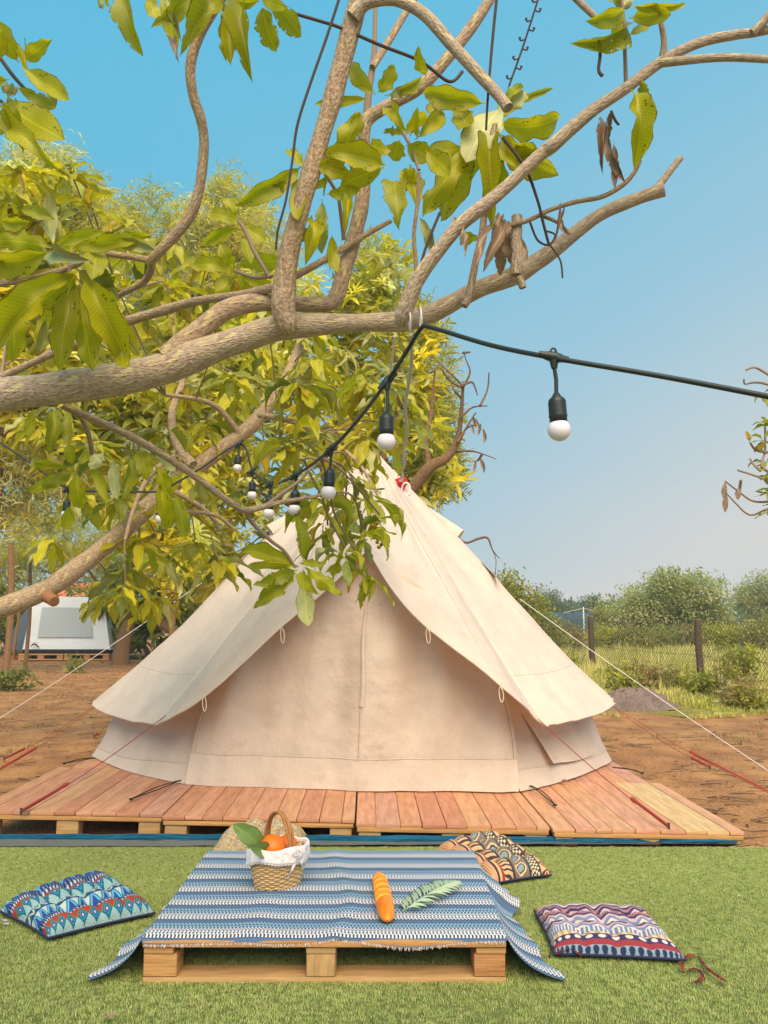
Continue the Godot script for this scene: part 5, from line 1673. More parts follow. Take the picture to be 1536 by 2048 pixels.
func meadow_growth() -> void:
	var kinds := [tuft(14, 0.26, 0.10, 0.012, 0.10, 401).mesh(), tuft(12, 0.34, 0.09, 0.010, 0.12, 402).mesh(), tuft(16, 0.14, 0.12, 0.014, 0.07, 403).mesh()]
	var w := [[], [], []]
	var c := [[], [], []]
	for i in 30000:
		var z := -10.2 - 30.0 * pow(rng.randf(), 1.7)
		var x := rnd(0.8, 3.0 - z * 0.55)
		var left := 1.9 + 0.5 * sin(z * 1.7) + 0.3 * sin(z * 4.1)
		if x < left: continue
		var edge := -10.3 + 0.5 * sin(x * 2.1) + 0.25 * sin(x * 5.3)
		if z > edge + rnd(-0.6, 0.25): continue
		if Vector2(x - 3.35, z + 11.0).length() < 0.85: continue
		var short := z > -13.5 and x < 6.5
		var k := 2 if z > -12.4 or (short and rng.randf() < 0.85) else rng.randi() % 3
		var n := wob.get_noise_2d(x * 40.0, z * 40.0)
		w[k].append(Transform3D(Basis(Vector3.UP, rnd(0, TAU)).scaled(Vector3.ONE * rnd(0.6, 1.3) * (1.0 + 0.5 * n) * clampf((-9.6 - z) / 2.2, 0.35, 1.0)), Vector3(x, land(x, z) + 0.003, z)))
		var dry := clampf(0.35 + n * 1.2 + rnd(-0.3, 0.3), 0, 1)
		var col := Color(0.44, 0.46, 0.10).lerp(Color(0.68, 0.60, 0.22), dry)
		var g := rnd(0.75, 1.25)
		c[k].append(Color(col.r * g, col.g * g, col.b * g))
	for k in 3:
		tag(mass("meadow_grass", kinds[k], M.blade, w[k], c[k]), ["yellow green tall grass of the meadow", "dry seeding grass of the meadow", "short green weeds at the foot of the fence"][k], "grass")
	# weeds along the fence: leafy and dry ones, each a plant
	var leafy := [sprig(16, 0.10, 0.42, 0.09, 0.1, 411), sprig(14, 0.12, 0.34, 0.10, 0.2, 412)]
	var place := [[1215, 1360, 14.2], [1262, 1352, 14.6], [1300, 1372, 13.4], [1335, 1368, 13.0], [1365, 1378, 12.7], [1440, 1372, 11.8], [1475, 1376, 11.2], [1505, 1380, 11.0], [1150, 1340, 16.0], [1120, 1330, 17.0], [1480, 1330, 11.6], [1400, 1385, 12.3], [1240, 1380, 12.5]]
	var said := ["leafy weed at the first fence post", "dark leafy weed between the posts behind the mound", "dry brown weed between the fence posts", "tall dry stalks left of the second fence post", "leafy weed close to the left of the second fence post", "creeper climbing the wire right of the second fence post", "rust brown dry stalks right of the second fence post", "leafy weed at the right edge below the fence", "yellow green weed left of the first fence post", "yellow weed beside the right slope of the large tent", "creeper high on the wire near the right edge", "small weed at the foot of the second fence post", "low weed on the far side of the mound"]
	for i in place.size():
		var q: Array = place[i]
		var g := at(q[0], 1300, q[2])
		g.y = 0
		var b := thing("weed", said[i], "weed", g, "weeds along the fence")
		var tall := wide(at(q[0], q[1], q[2]), 34) if i != 10 and i != 5 else 0.55
		foliage(b, "leaves", leafy, [[g + Vector3(0, tall * 0.75, 0), Vector3(0.22, tall * 0.8, 0.2), 60 if i != 5 else 30]], 0.8, [Color(0.40, 0.42, 0.08), Color(0.54, 0.48, 0.08), Color(0.28, 0.31, 0.07)] if i not in [2, 3, 6] else [Color(0.50, 0.35, 0.18), Color(0.54, 0.44, 0.20), Color(0.36, 0.35, 0.10)], 150 + i)
		for k in 7:
			var a := rnd(0, TAU)
			trunk_of(b, "stem", [g + Vector3(0, -0.03, 0), g + Vector3(cos(a) * 0.08, tall * 0.7, sin(a) * 0.08), g + Vector3(cos(a) * 0.2, tall * rnd(1.1, 1.7), sin(a) * 0.2)], [0.008, 0.006, 0.003], M.twig if i not in [2, 3, 6] else M.leaf_dead, 4)
	# left foreground weeds
	for q in [[15, 1380, "green weed at the left edge on the soil"], [150, 1345, "small yellow green seedling by the crooked trunk"], [30, 1312, "weed under the left corner of the small white tent"]]:
		var g := on(q[0], q[1], 0.0)
		var b := thing("weed", q[2], "weed", g, "weeds on the soil")
		foliage(b, "leaves", leafy, [[g + Vector3(0, 0.14, 0), Vector3(0.35 if q[0] != 150 else 0.12, 0.2, 0.25), 60 if q[0] != 150 else 14]], 1.0, [Color(0.22, 0.27, 0.07), Color(0.30, 0.32, 0.08)], 170 + int(q[0]))
	# the mound of earth
	var mc := on(1268, 1412, 0.0)
	var m := Shape.new()
	m.grid(70, 40, func(u: float, v: float):
		var a: float = u * TAU
		var r: float = v
		var wid := Vector3(cos(a) * 0.68, 0, sin(a) * 0.6) * r
		var p := mc + wid
		p.y = land(p.x, p.z) - 0.01 + 0.25 * pow(1.0 - r * r, 1.5) * (1.0 + 0.2 * r * cos(a * 2.0 + 1.0)) + (0.08 * fine.get_noise_3dv(p * 130.0) + 0.08 * wob.get_noise_3dv(p * 160.0)) * (1.0 - r * 0.7)
		return p, Vector2(3, 1))
	tag(put("earth_mound", m, M.mound_earth), "small heap of grey brown earth before the fence right of the large tent", "mound")


func fence() -> void:
	var posts := [[1402, 1390, 1238, 15, 0], [1185, 1351, 1233, 12, 0], [1151, 1293, 1250, 6, 0]]
	var feet := []
	var said := ["weathered wooden fence post, nearest and thickest, before the round tree", "weathered grey wooden fence post where the white guy rope crosses", "small far fence post left of the grey one"]
	for i in 3:
		var q: Array = posts[i]
		var p := on(q[0], q[1], 0.0)
		if i == 2: p = at(1151, 1295, 30.0)
		p.y = 0
		feet.append(p)
		var s := Shape.new()
		var r := wide(p, q[3]) * 0.5
		var top := at(q[0], q[2], -p.z).y
		s.tube([p + Vector3(0, -0.2, 0), p + Vector3(0.01, 0.3, 0), p + Vector3(-0.005, top * 0.7, 0), p + Vector3(0.0, top - 0.02, 0), p + Vector3(0.0, top, 0)], [r * 1.1, r, r, r * 0.95, r * 0.6], 8, 0.25, fine, 3.0)
		tag(put("fence_post", s, M.post_wood), said[i], "fence post", "posts of the wire fence")
	# one more post outside the frame, so that the wire goes on
	var dir: Vector3 = (feet[0] - feet[1])
	var off: Vector3 = feet[0] + dir * 1.0
	var e := Shape.new()
	e.tube([off + Vector3(0, -0.2, 0), off + Vector3(0, 1.25, 0)], [0.06], 8, 0.25, fine, 3.0)
	tag(put("fence_post", e, M.post_wood), "fence post beyond the right edge of the picture", "fence post", "posts of the wire fence")
	var on_: Vector3 = feet[1] - dir * 2.0
	var spans := [[off, feet[0], "chain link wire fence right of the nearest post"], [feet[0], feet[1], "chain link wire fence between the two big posts"], [feet[1], on_, "chain link wire fence beyond the grey post"]]
	for sp in spans:
		var a: Vector3 = sp[0]
		var b: Vector3 = sp[1]
		var along := b - a
		var len_ := along.length()
		var f := thing("wire_fence", sp[2], "fence", a, "wire fence of the meadow")
		var high := 1.08
		var cell := 0.085
		var net := Shape.new()
		var d := along.normalized()
		var n := int(len_ / cell)
		for dirn in [-1, 1]:
			for i in range(-int(high / cell) if dirn > 0 else 0, n + (int(high / cell) if dirn < 0 else 0)):
				var x0 := i * cell
				var x1: float = x0 + dirn * high
				var t0 := 0.0
				var t1 := 1.0
				if dirn > 0:
					t0 = clampf(-x0 / high, 0, 1)
					t1 = clampf((len_ - x0) / high, 0, 1)
				else:
					t0 = clampf((x0 - len_) / high, 0, 1)
					t1 = clampf(x0 / high, 0, 1)
				if t1 <= t0: continue
				net.tube([a + d * (x0 + dirn * high * t0) + Vector3(0, 0.04 + high * t0, 0.002 * dirn), a + d * (x0 + dirn * high * t1) + Vector3(0, 0.04 + high * t1, 0.002 * dirn)], [0.0026], 3)
		var o := put("chain_link", net, M.fence_wire, f)
		o.set_meta("kind", "stuff")
		for y in [0.06, 0.6, 1.14]:
			var w := Shape.new()
			w.tube([a + Vector3(0, y, 0), a.lerp(b, 0.5) + Vector3(0, y - 0.02, 0), b + Vector3(0, y, 0)], [0.003], 4)
			put("line_wire", w, M.fence_wire, f)


func white_tent() -> void:
	var z := -23.0
	var L := at(45, 1300, 23.0)
	var R := at(220, 1300, 23.0)
	var TLp := at(66, 1196, 23.6)
	var TRp := at(208, 1198, 23.6)
	var y0 := L.y
	var t := thing("white_tent", "small white fabric tent with a grey mesh window on a pallet base, left behind", "tent", Vector3((L.x + R.x) * 0.5, 0.2, z - 1.0))
	var front := Shape.new()
	front.grid(20, 14, func(u: float, v: float): return L.lerp(R, u).lerp(TLp.lerp(TRp, u), v) + Vector3(0, 0, 0.03 * sin(u * 9.0) * sin(v * PI)))
	put("front_panel", front, M.white_fabric, t)
	var win := Shape.new()
	win.grid(10, 8, func(u: float, v: float): return L.lerp(R, 0.16 + 0.66 * u).lerp(TLp.lerp(TRp, 0.16 + 0.66 * u), 0.24 + 0.58 * v) + Vector3(0, 0, 0.035 + 0.03 * sin((0.16 + 0.66 * u) * 9.0) * sin((0.24 + 0.58 * v) * PI)))
	put("mesh_window", win, M.grey_mesh, t)
	var back := Vector3(0, 0, -2.0)
	var ridge_l := TLp + Vector3(0, 0.05, -0.4)
	var ridge_r := TRp + Vector3(0, 0.05, -0.4)
	var roof := Shape.new()
	roof.grid(12, 4, func(u: float, v: float): return TLp.lerp(TRp, u).lerp(ridge_l.lerp(ridge_r, u), v))
	roof.grid(12, 8, func(u: float, v: float): return ridge_l.lerp(ridge_r, u).lerp((L + back).lerp(R + back, u), v))
	put("roof_panel", roof, M.white_fabric, t)
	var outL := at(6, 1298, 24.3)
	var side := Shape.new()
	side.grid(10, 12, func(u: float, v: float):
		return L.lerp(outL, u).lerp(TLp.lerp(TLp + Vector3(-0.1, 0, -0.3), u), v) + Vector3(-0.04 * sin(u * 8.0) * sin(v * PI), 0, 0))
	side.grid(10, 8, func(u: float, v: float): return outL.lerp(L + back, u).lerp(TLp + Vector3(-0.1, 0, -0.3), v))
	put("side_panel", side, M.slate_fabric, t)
	var sr := Shape.new()
	sr.grid(10, 8, func(u: float, v: float): return R.lerp(R + back, u).lerp(TRp.lerp(ridge_r, u), v))
	put("side_panel", sr, M.white_fabric, t)
	var base := Shape.new()
	base.box(Transform3D(Basis(), Vector3((L.x + R.x) * 0.5, y0 - 0.035, z - 0.95)), Vector3(R.x - L.x - 0.02, 0.11, 2.0), 0.02)
	put("ground_sheet", base, M.dark_fabric, t)
	var pole := Shape.new()
	pole.tube([on(36, 1318, 0.0) + Vector3(0, -0.05, 0.3), at(42, 1200, 22.6)], [0.035], 6)
	put("pole", pole, M.pallet_wood, t)
	# a dark lash-like mark near the lower left corner of the front
	var logo := Shape.new()
	var mark := func(x: float, y: float) -> Vector3: return at(x, y, 23.0 - 0.06)
	var arc := []
	for i in 9:
		var k := i / 8.0
		arc.append(mark.call(61 + 18 * k, 1294 - 6.0 * sin(PI * minf(k * 1.15, 1.0))))
	logo.tube(arc, [0.004, 0.016, 0.020, 0.022, 0.022, 0.020, 0.020, 0.014, 0.005], 5)
	for k in [0.18, 0.38, 0.58, 0.78]:
		logo.tube([mark.call(61 + 18 * k, 1288 - 2 * sin(PI * k)), mark.call(60.4 + 18 * k, 1286.2 - 2 * sin(PI * k))], [0.008], 4)
	put("logo", logo, M.dark_fabric, t)
	# its two pallets
	for k in 2:
		var x0 := lerpf(L.x - 0.04, R.x + 0.06, k * 0.5)
		var w := (R.x - L.x + 0.1) * 0.5 - 0.02
		var p := thing("pallet", ["wooden pallet under the left half of the small white tent", "wooden pallet under the right half of the small white tent"][k], "pallet", Vector3(x0 + w * 0.5, 0, z - 0.4), "pallets under the small white tent")
		var top := y0 - 0.10
		for i in 3:
			var s := Shape.new()
			s.box(Transform3D(Basis(), Vector3(x0 + w * 0.5, top - 0.015, z + 0.10 - i * 0.5)), Vector3(w, 0.035, 0.16), 0.004)
			put("board", s, M.pallet_wood, p)
			var s2 := Shape.new()
			s2.box(Transform3D(Basis(), Vector3(x0 + w * 0.5, 0.022, z + 0.10 - i * 0.5)), Vector3(w, 0.035, 0.16), 0.004)
			put("board", s2, M.pallet_wood, p)
			for x in [0.09, w * 0.5, w - 0.09]:
				var b := Shape.new()
				b.box(Transform3D(Basis(), Vector3(x0 + x, (top + 0.01) * 0.5, z + 0.095 - i * 0.5)), Vector3(0.17, top - 0.07, 0.15), 0.004)
				put("block", b, M.pallet_wood_red, p)


# ---------------------------------------------------------------- hanging things
func string_light() -> void:
	var t := thing("string_light", "black cable string of round white bulbs hung along the mango limbs", "string lights", at(840, 655, 1.9))
	var tops := [[1107, 714, 1.62], [775, 762, 2.0], [662, 898, 2.5], [592, 948, 3.0], [541, 966, 3.4], [506, 940, 4.1], [478, 888, 4.4], [322, 985, 3.95], [136, 976, 3.85]]
	var path := [at(1640, 815, 1.36), at(1536, 793, 1.42), at(1320, 752, 1.52), at(1107, 716, 1.62), at(980, 690, 1.74), at(862, 655, 1.86), at(842, 657, 1.89), at(815, 700, 1.94), at(775, 762, 2.0), at(720, 835, 2.25), at(662, 898, 2.5), at(592, 950, 3.0), at(541, 968, 3.4), at(506, 942, 4.1), at(480, 888, 4.42), at(400, 938, 4.25), at(340, 973, 4.02), at(322, 983, 3.95), at(230, 982, 3.9), at(136, 976, 3.85), at(60, 925, 3.85), at(-40, 858, 3.85)]
	var cord := Shape.new()
	cord.tube(curve(path, 8), [0.0052], 8)
	put("cord", cord, M.black_plastic, t)
	var lean := [[0.10, -1, 0.02], [-0.02, -1, 0.0], [-0.05, -1, 0.0], [-0.03, -1, 0.0], [-0.04, -1, 0], [-0.02, -1, 0], [-0.03, -1, 0.05], [0.0, -1, 0], [-0.02, -1, 0]]
	for i in tops.size():
		var p := at(tops[i][0], tops[i][1], tops[i][2])
		var down := Vector3(lean[i][0], lean[i][1], lean[i][2]).normalized()
		if i == 0: down = Vector3(0.05, -1, 0.0).normalized()
		var up := -down
		var side := up.cross(Vector3(0, 0, 1)).normalized()
		var b := Basis(side, up, side.cross(up))
		var drop: float = [0.078, 0.080, 0.062, 0.060, 0.055, 0.055, 0.060, 0.055, 0.055][i]
		# T-piece on the cable, lead, socket; the bulb below
		var j := Shape.new()
		var nxt := at(tops[i][0] + 30, tops[i][1] + (6 if i == 0 else -30), tops[i][2])
		var dirn := (nxt - p).normalized()
		j.tube([p - dirn * 0.030, p - dirn * 0.020, p - dirn * 0.012, p, p + dirn * 0.012, p + dirn * 0.020, p + dirn * 0.030], [0.0068, 0.0072, 0.0095, 0.0110, 0.0095, 0.0072, 0.0068], 10)
		j.tube([p, p + down * 0.012, p + down * 0.024], [0.0095, 0.0085, 0.0060], 8)
		if i == 0:
			var ring := []
			for k in 9:
				ring.append(p + Vector3(0.006 * cos(PI * k / 8.0), 0.008 + 0.010 * sin(PI * k / 8.0), 0))
			j.tube(ring, [0.0022], 6)
		put("junction", j, M.black_plastic, t)
		var lead := Shape.new()
		lead.tube([p + down * 0.02, p + down * drop * 0.6 + side * 0.002, p + down * drop], [0.0042], 7)
		put("lead", lead, M.black_plastic, t)
		var c := p + down * (drop + 0.030)
		var so := Shape.new()
		so.lathe([Vector2(0.0, 0.034), Vector2(0.006, 0.033), Vector2(0.009, 0.027), Vector2(0.0165, 0.020), Vector2(0.0178, 0.014), Vector2(0.0178, -0.010), Vector2(0.0186, -0.012), Vector2(0.0186, -0.015), Vector2(0.0174, -0.016), Vector2(0.0174, -0.026), Vector2(0.0, -0.026)], 20, Transform3D(b, c))
		var socket := put("socket", so, M.black_plastic, t)
		var bu := Shape.new()
		var prof := [Vector2(0.0155, -0.020)]
		for k in 13:
			var a := lerpf(0.85, -PI * 0.5, k / 12.0)
			prof.append(Vector2(0.0228 * cos(a), -0.0415 + 0.0228 * sin(a)))
		bu.lathe(prof, 24, Transform3D(b, c))
		put("bulb", bu, M.bulb_glass, socket)


func guy_ropes() -> void:
	# the rope that holds up the tent peak, and its thinner companion
	var r := Shape.new()
	var a := at(822, 668, 1.93)
	var b := at(802, 962, 6.95)
	var pts := []
	for i in 31:
		var k := i / 30.0
		pts.append(a.lerp(b, k) + Vector3(0.006 * sin(k * 30.0), -0.10 * sin(PI * k), 0))
	var rads := []
	for i in 31:
		rads.append(lerpf(0.0042, 0.0105, i / 30.0))
	r.tube(pts, rads, 8, 0, null, 40.0)
	var t := thing("hanging_rope", "white and blue speckled rope from the limb down to the tent peak", "rope", a)
	put("rope", r, M.speckled_rope, t)
	var loops := Shape.new()
	for x in [816, 838]:
		var ring := []
		var c := at(x, 638, 1.93)
		for i in 20:
			var an := TAU * i / 20.0
			ring.append(c + Vector3(0.006 * sin(an * 0.5), cos(an) * 0.030, sin(an) * 0.031))
		loops.tube(ring, [0.0024], 6, 0, null, 6, true)
	put("loop", loops, M.white_cord, t)
	var r2 := Shape.new()
	var pts2 := []
	for i in 21:
		var k := i / 20.0
		pts2.append(at(790, 672, 2.0).lerp(at(752, 935, 6.9), k) + Vector3(0, -0.05 * sin(PI * k), 0))
	r2.tube(pts2, [0.0034], 6)
	tag(put("thin_rope", r2, M.white_cord), "thin pale rope hanging left of the speckled one", "rope")
	# guys: [from px, to px, colour, label, slider]
	var D := deck_level
	var list := [
		[at(340, 1424, 5.56), on(42, 1626, D.call(-1.9)), "red", "dark red guy line from the left awning corner to the deck boards", 0.72],
		[at(1062, 1424, 5.50), on(1338, 1656, D.call(1.4)), "red", "dark red guy line from the right awning corner to the deck boards", 0.76],
		[at(403, 1166, 6.60), at(-90, 1492, 6.8), "white", "white guy line from the left roof tab out past the left edge", 0.5],
		[at(1040, 1198, 6.55), at(1620, 1596, 6.0), "white", "white guy line from the right roof tab across the meadow", 0.8],
		[at(195, 1411, 6.5), on(-60, 1575, 0.0), "red", "thin red guy line, lower of two from the left eave tip", 0.5],
		[at(205, 1400, 6.7), on(8, 1520, 0.0), "red", "thin red guy line, upper of two from the left eave tip", 0.78],
		[at(215, 1445, 7.4), on(188, 1474, 0.0), "red", "short red guy line peeping out left of the tent wall", 0.6],
		[at(1222, 1411, 6.42), on(1420, 1537, 0.0), "red", "thin red guy line from the right eave tip to the soil", 0.80],
		[at(1228, 1413, 6.42), on(1545, 1590, 0.0), "red", "faint red guy line running farthest to the right from the eave", 0.5],
	]
	for q in list:
		var A: Vector3 = q[0]
		var B: Vector3 = q[1]
		var g := thing("guy_line", q[3], "guy line", B, "guy lines of the large tent")
		var s := Shape.new()
		var p := []
		for i in 17:
			var k := i / 16.0
			p.append(A.lerp(B, k) + Vector3(0, -0.025 * sin(PI * k), 0))
		var m: Material = M.white_cord if q[2] == "white" else M.red_cord
		s.tube(p, [0.0029 if q[2] == "white" else 0.0026 if B.y > 0.05 else 0.0020], 6)
		put("line", s, m, g)
		if q[2] == "red":
			var k: float = q[4]
			var s2 := Shape.new()
			var u := A.lerp(B, k) + Vector3(0, 0.006 - 0.025 * sin(PI * k), 0)
			var v := B + Vector3(0, 0.012, 0)
			s2.tube([u, u.lerp(v, 0.08), u.lerp(v, 0.16), u.lerp(v, 0.3), u.lerp(v, 0.6), v], [0.009, 0.013, 0.009, 0.0075, 0.007, 0.007], 7, 0.2, fine)
			put("slider", s2, m, g)
			var s3 := Shape.new()
			s3.tube([v + Vector3(0, 0.015, 0), v + Vector3(0.0, -0.02, 0)], [0.006], 6)
			put("peg", s3, M.steel, g)
	# ground straps of the wall: short dark cords pegged on the deck
	for q in [[362, 1560, 262, 1598, "dark cord pegged on the deck left of the door skirt"], [1042, 1562, 1110, 1610, "dark cord pegged on the deck right of the door skirt"], [192, 1516, 128, 1527, "dark cord at the rear left corner of the deck"], [1225, 1535, 1284, 1546, "dark cord at the rear right corner of the deck"]]:
		var s := Shape.new()
		var p0 := on(q[0], q[1], deck_level((q[0] - 768) * 0.0032) + 0.02)
		var p1 := on(q[2], q[3], deck_level((q[2] - 768) * 0.003) + 0.012)
		for k in 2:
			var m := (p0 + p1) * 0.5 + Vector3(0.03 * k, 0.012, 0.05 * k)
			s.tube(curve([p0, m, p1], 5), [0.0035], 5)
		s.lathe([Vector2(0, 0.008), Vector2(0.012, 0.004), Vector2(0.012, -0.004), Vector2(0, -0.008)], 8, Transform3D(Basis(), p1))
		tag(put("peg_cord", s, M.black_cord), q[4], "cord")


# ---------------------------------------------------------------- the picnic
const TABLE_TOP := 0.146

func pallet_table() -> void:
	var fl := on(283, 1972, 0.0)
	var fr := on(1013, 1970, 0.0)
	var w := fr.x - fl.x
	var z := (fl.z + fr.z) * 0.5
	var deep := 1.0
	var c := Vector3((fl.x + fr.x) * 0.5, 0, z - deep * 0.5)
	var t := thing("pallet_table", "wooden pallet used as a low picnic table on the turf", "pallet", c)
	var B := Basis()
	var woods := [M.pallet_wood, M.pallet_wood_pale, M.pallet_wood_red]
	for i in 3:
		var zz: float = z - [0.05, deep * 0.5, deep - 0.05][i]
		var s := Shape.new()
		s.box(Transform3D(B, Vector3(c.x, 0.0135, zz)), Vector3(w, 0.024, 0.10), 0.003, Vector2(rnd(0, 9), rnd(0, 9)), 1.5)
		put("bottom_board", s, M.pallet_wood_pale, t)
		for j in 3:
			var x: float = [fl.x + 0.058, c.x - 0.012, fr.x - 0.055][j]
			var b := Shape.new()
			var bw: float = [0.113, 0.098, 0.106][j]
			b.box(Transform3D(Basis(Vector3(0, 0, 1), PI * 0.5) if j == 1 else B, Vector3(x, 0.062, zz + 0.001)), Vector3(0.072, bw, 0.098) if j == 1 else Vector3(bw, 0.072, 0.098), 0.004, Vector2(rnd(0, 9), rnd(0, 9)), 1.8)
			put("block", b, woods[(i + j) % 3] if j == 2 else woods[j % 2], t)
	for j in 3:
		var x: float = [fl.x + 0.052, c.x - 0.012, fr.x - 0.050][j]
		var s := Shape.new()
		s.box(Transform3D(Basis(Vector3.UP, PI * 0.5), Vector3(x, 0.1095, z - deep * 0.5 + 0.002)), Vector3(deep, 0.022, 0.10), 0.003, Vector2(rnd(0, 9), rnd(0, 9)), 1.5)
		put("stringer_board", s, woods[j % 2], t)
	for i in 7:
		var s := Shape.new()
		s.box(Transform3D(B, Vector3(c.x, 0.1325, z - 0.05 - i * (deep - 0.10) / 6.0 + 0.001)), Vector3(w, 0.022, 0.118), 0.003, Vector2(rnd(0, 9), rnd(0, 9)), 1.5)
		put("top_board", s, woods[i % 3], t)


func blanket() -> void:
	var fl := on(283, 1972, 0.0)
	var fr := on(1013, 1970, 0.0)
	var z := (fl.z + fr.z) * 0.5
	var left := fl.x - 0.004
	var right := fr.x + 0.004
	var deep := 1.03
	var over := 0.235
	var w := right - left
	var full := w + over * 2.0
	var top := TABLE_TOP + 0.003
	var f := func(u: float, v: float) -> Vector3:   # u across, v from front to back
		var zz := z + 0.008 - v * deep
		var x := left - over + u * full
		var front := pow(1.0 - v, 2.0)
		var n := wob.get_noise_2d(x * 70.0, zz * 70.0)
		var m := fine.get_noise_2d(x * 22.0, zz * 22.0)
		var ripple := 0.004 * (1.0 + n) + 0.004 * absf(m) + 0.006 * exp(-pow((x - left - w * (0.52 + 0.04 * sin(v * 5.0))) / 0.03, 2.0))
		ripple += 0.004 * exp(-pow((x - left - w * 0.30) / 0.05, 2.0)) * (0.5 + 0.5 * sin(v * 7.0))
		var p := Vector3(x, top + ripple, zz + 0.004 * n)
		var e := 0.0
		var sg := 0.0
		if x < left:
			e = left - x
			sg = -1.0
		elif x > right:
			e = x - right
			sg = 1.0
		if sg != 0.0:
			# hanging edge: rounds over the board and falls in soft folds, flaring out towards the front corners
			var reach := lerpf(0.045, 0.170, pow(1.0 - v, 1.4)) if sg < 0 else lerpf(0.085, 0.185, pow(1.0 - v, 2.0))
			reach *= 1.0 + 0.12 * sin(v * 13.0 + sg) * v
			var drop := 0.128 - 0.012 * v
			var k := e / over
			var bx := 2.0 * k * (1.0 - k) * (0.018 + 0.15 * reach) + k * k * reach
			var by := 2.0 * k * (1.0 - k) * 0.100 + k * k * drop
			p = Vector3((left if sg < 0 else right) + sg * bx, top - by + ripple * 0.5, zz)
			p.x += sg * 0.014 * sin(v * 24.0 + 1.5 * sin(v * 9.0)) * k
			p.z += 0.012 * sin(v * 19.0 + 1.0) * k
			p.y += 0.010 * sin(v * 31.0) * k * v
			if sg > 0 and v > 0.55 and v < 0.86:
				var kk := sin((v - 0.55) / 0.31 * PI)
				p += Vector3(0.04, 0.035, 0.02) * kk * clampf(k * 2.2, 0, 1)
		elif v < 0.022:
			p.y -= 0.006 + 0.010 * maxf(0.0, sin(x * 9.0 + 1.0)) * (1.0 - v / 0.022)
			p.z += 0.004
		if v == 0.0 and sg == 0.0:
			p.y -= 0.008 + 0.006 * sin(x * 13.0)
		return p
	var s := Shape.new()
	s.grid(190, 150, f, Vector2(full / 0.050, -deep / 0.150))
	var t := thing("blanket", "blue and white striped knitted blanket spread over the pallet table", "blanket", Vector3((left + right) * 0.5, TABLE_TOP, z - 0.5))
	put("cloth", s, M.blanket, t)
	# frayed threads along the front hem
	var fr_ := Shape.new()
	for i in 420:
		var p: Vector3 = f.call(lerpf(0.145, 0.855, rng.randf()), 0.0)
		fr_.tube([p, p + Vector3(rnd(-0.004, 0.004), -rnd(0.004, 0.011), rnd(0.001, 0.005))], [0.0008], 3)
	put("fringe", fr_, M.ribbon, t).set_meta("kind", "stuff")


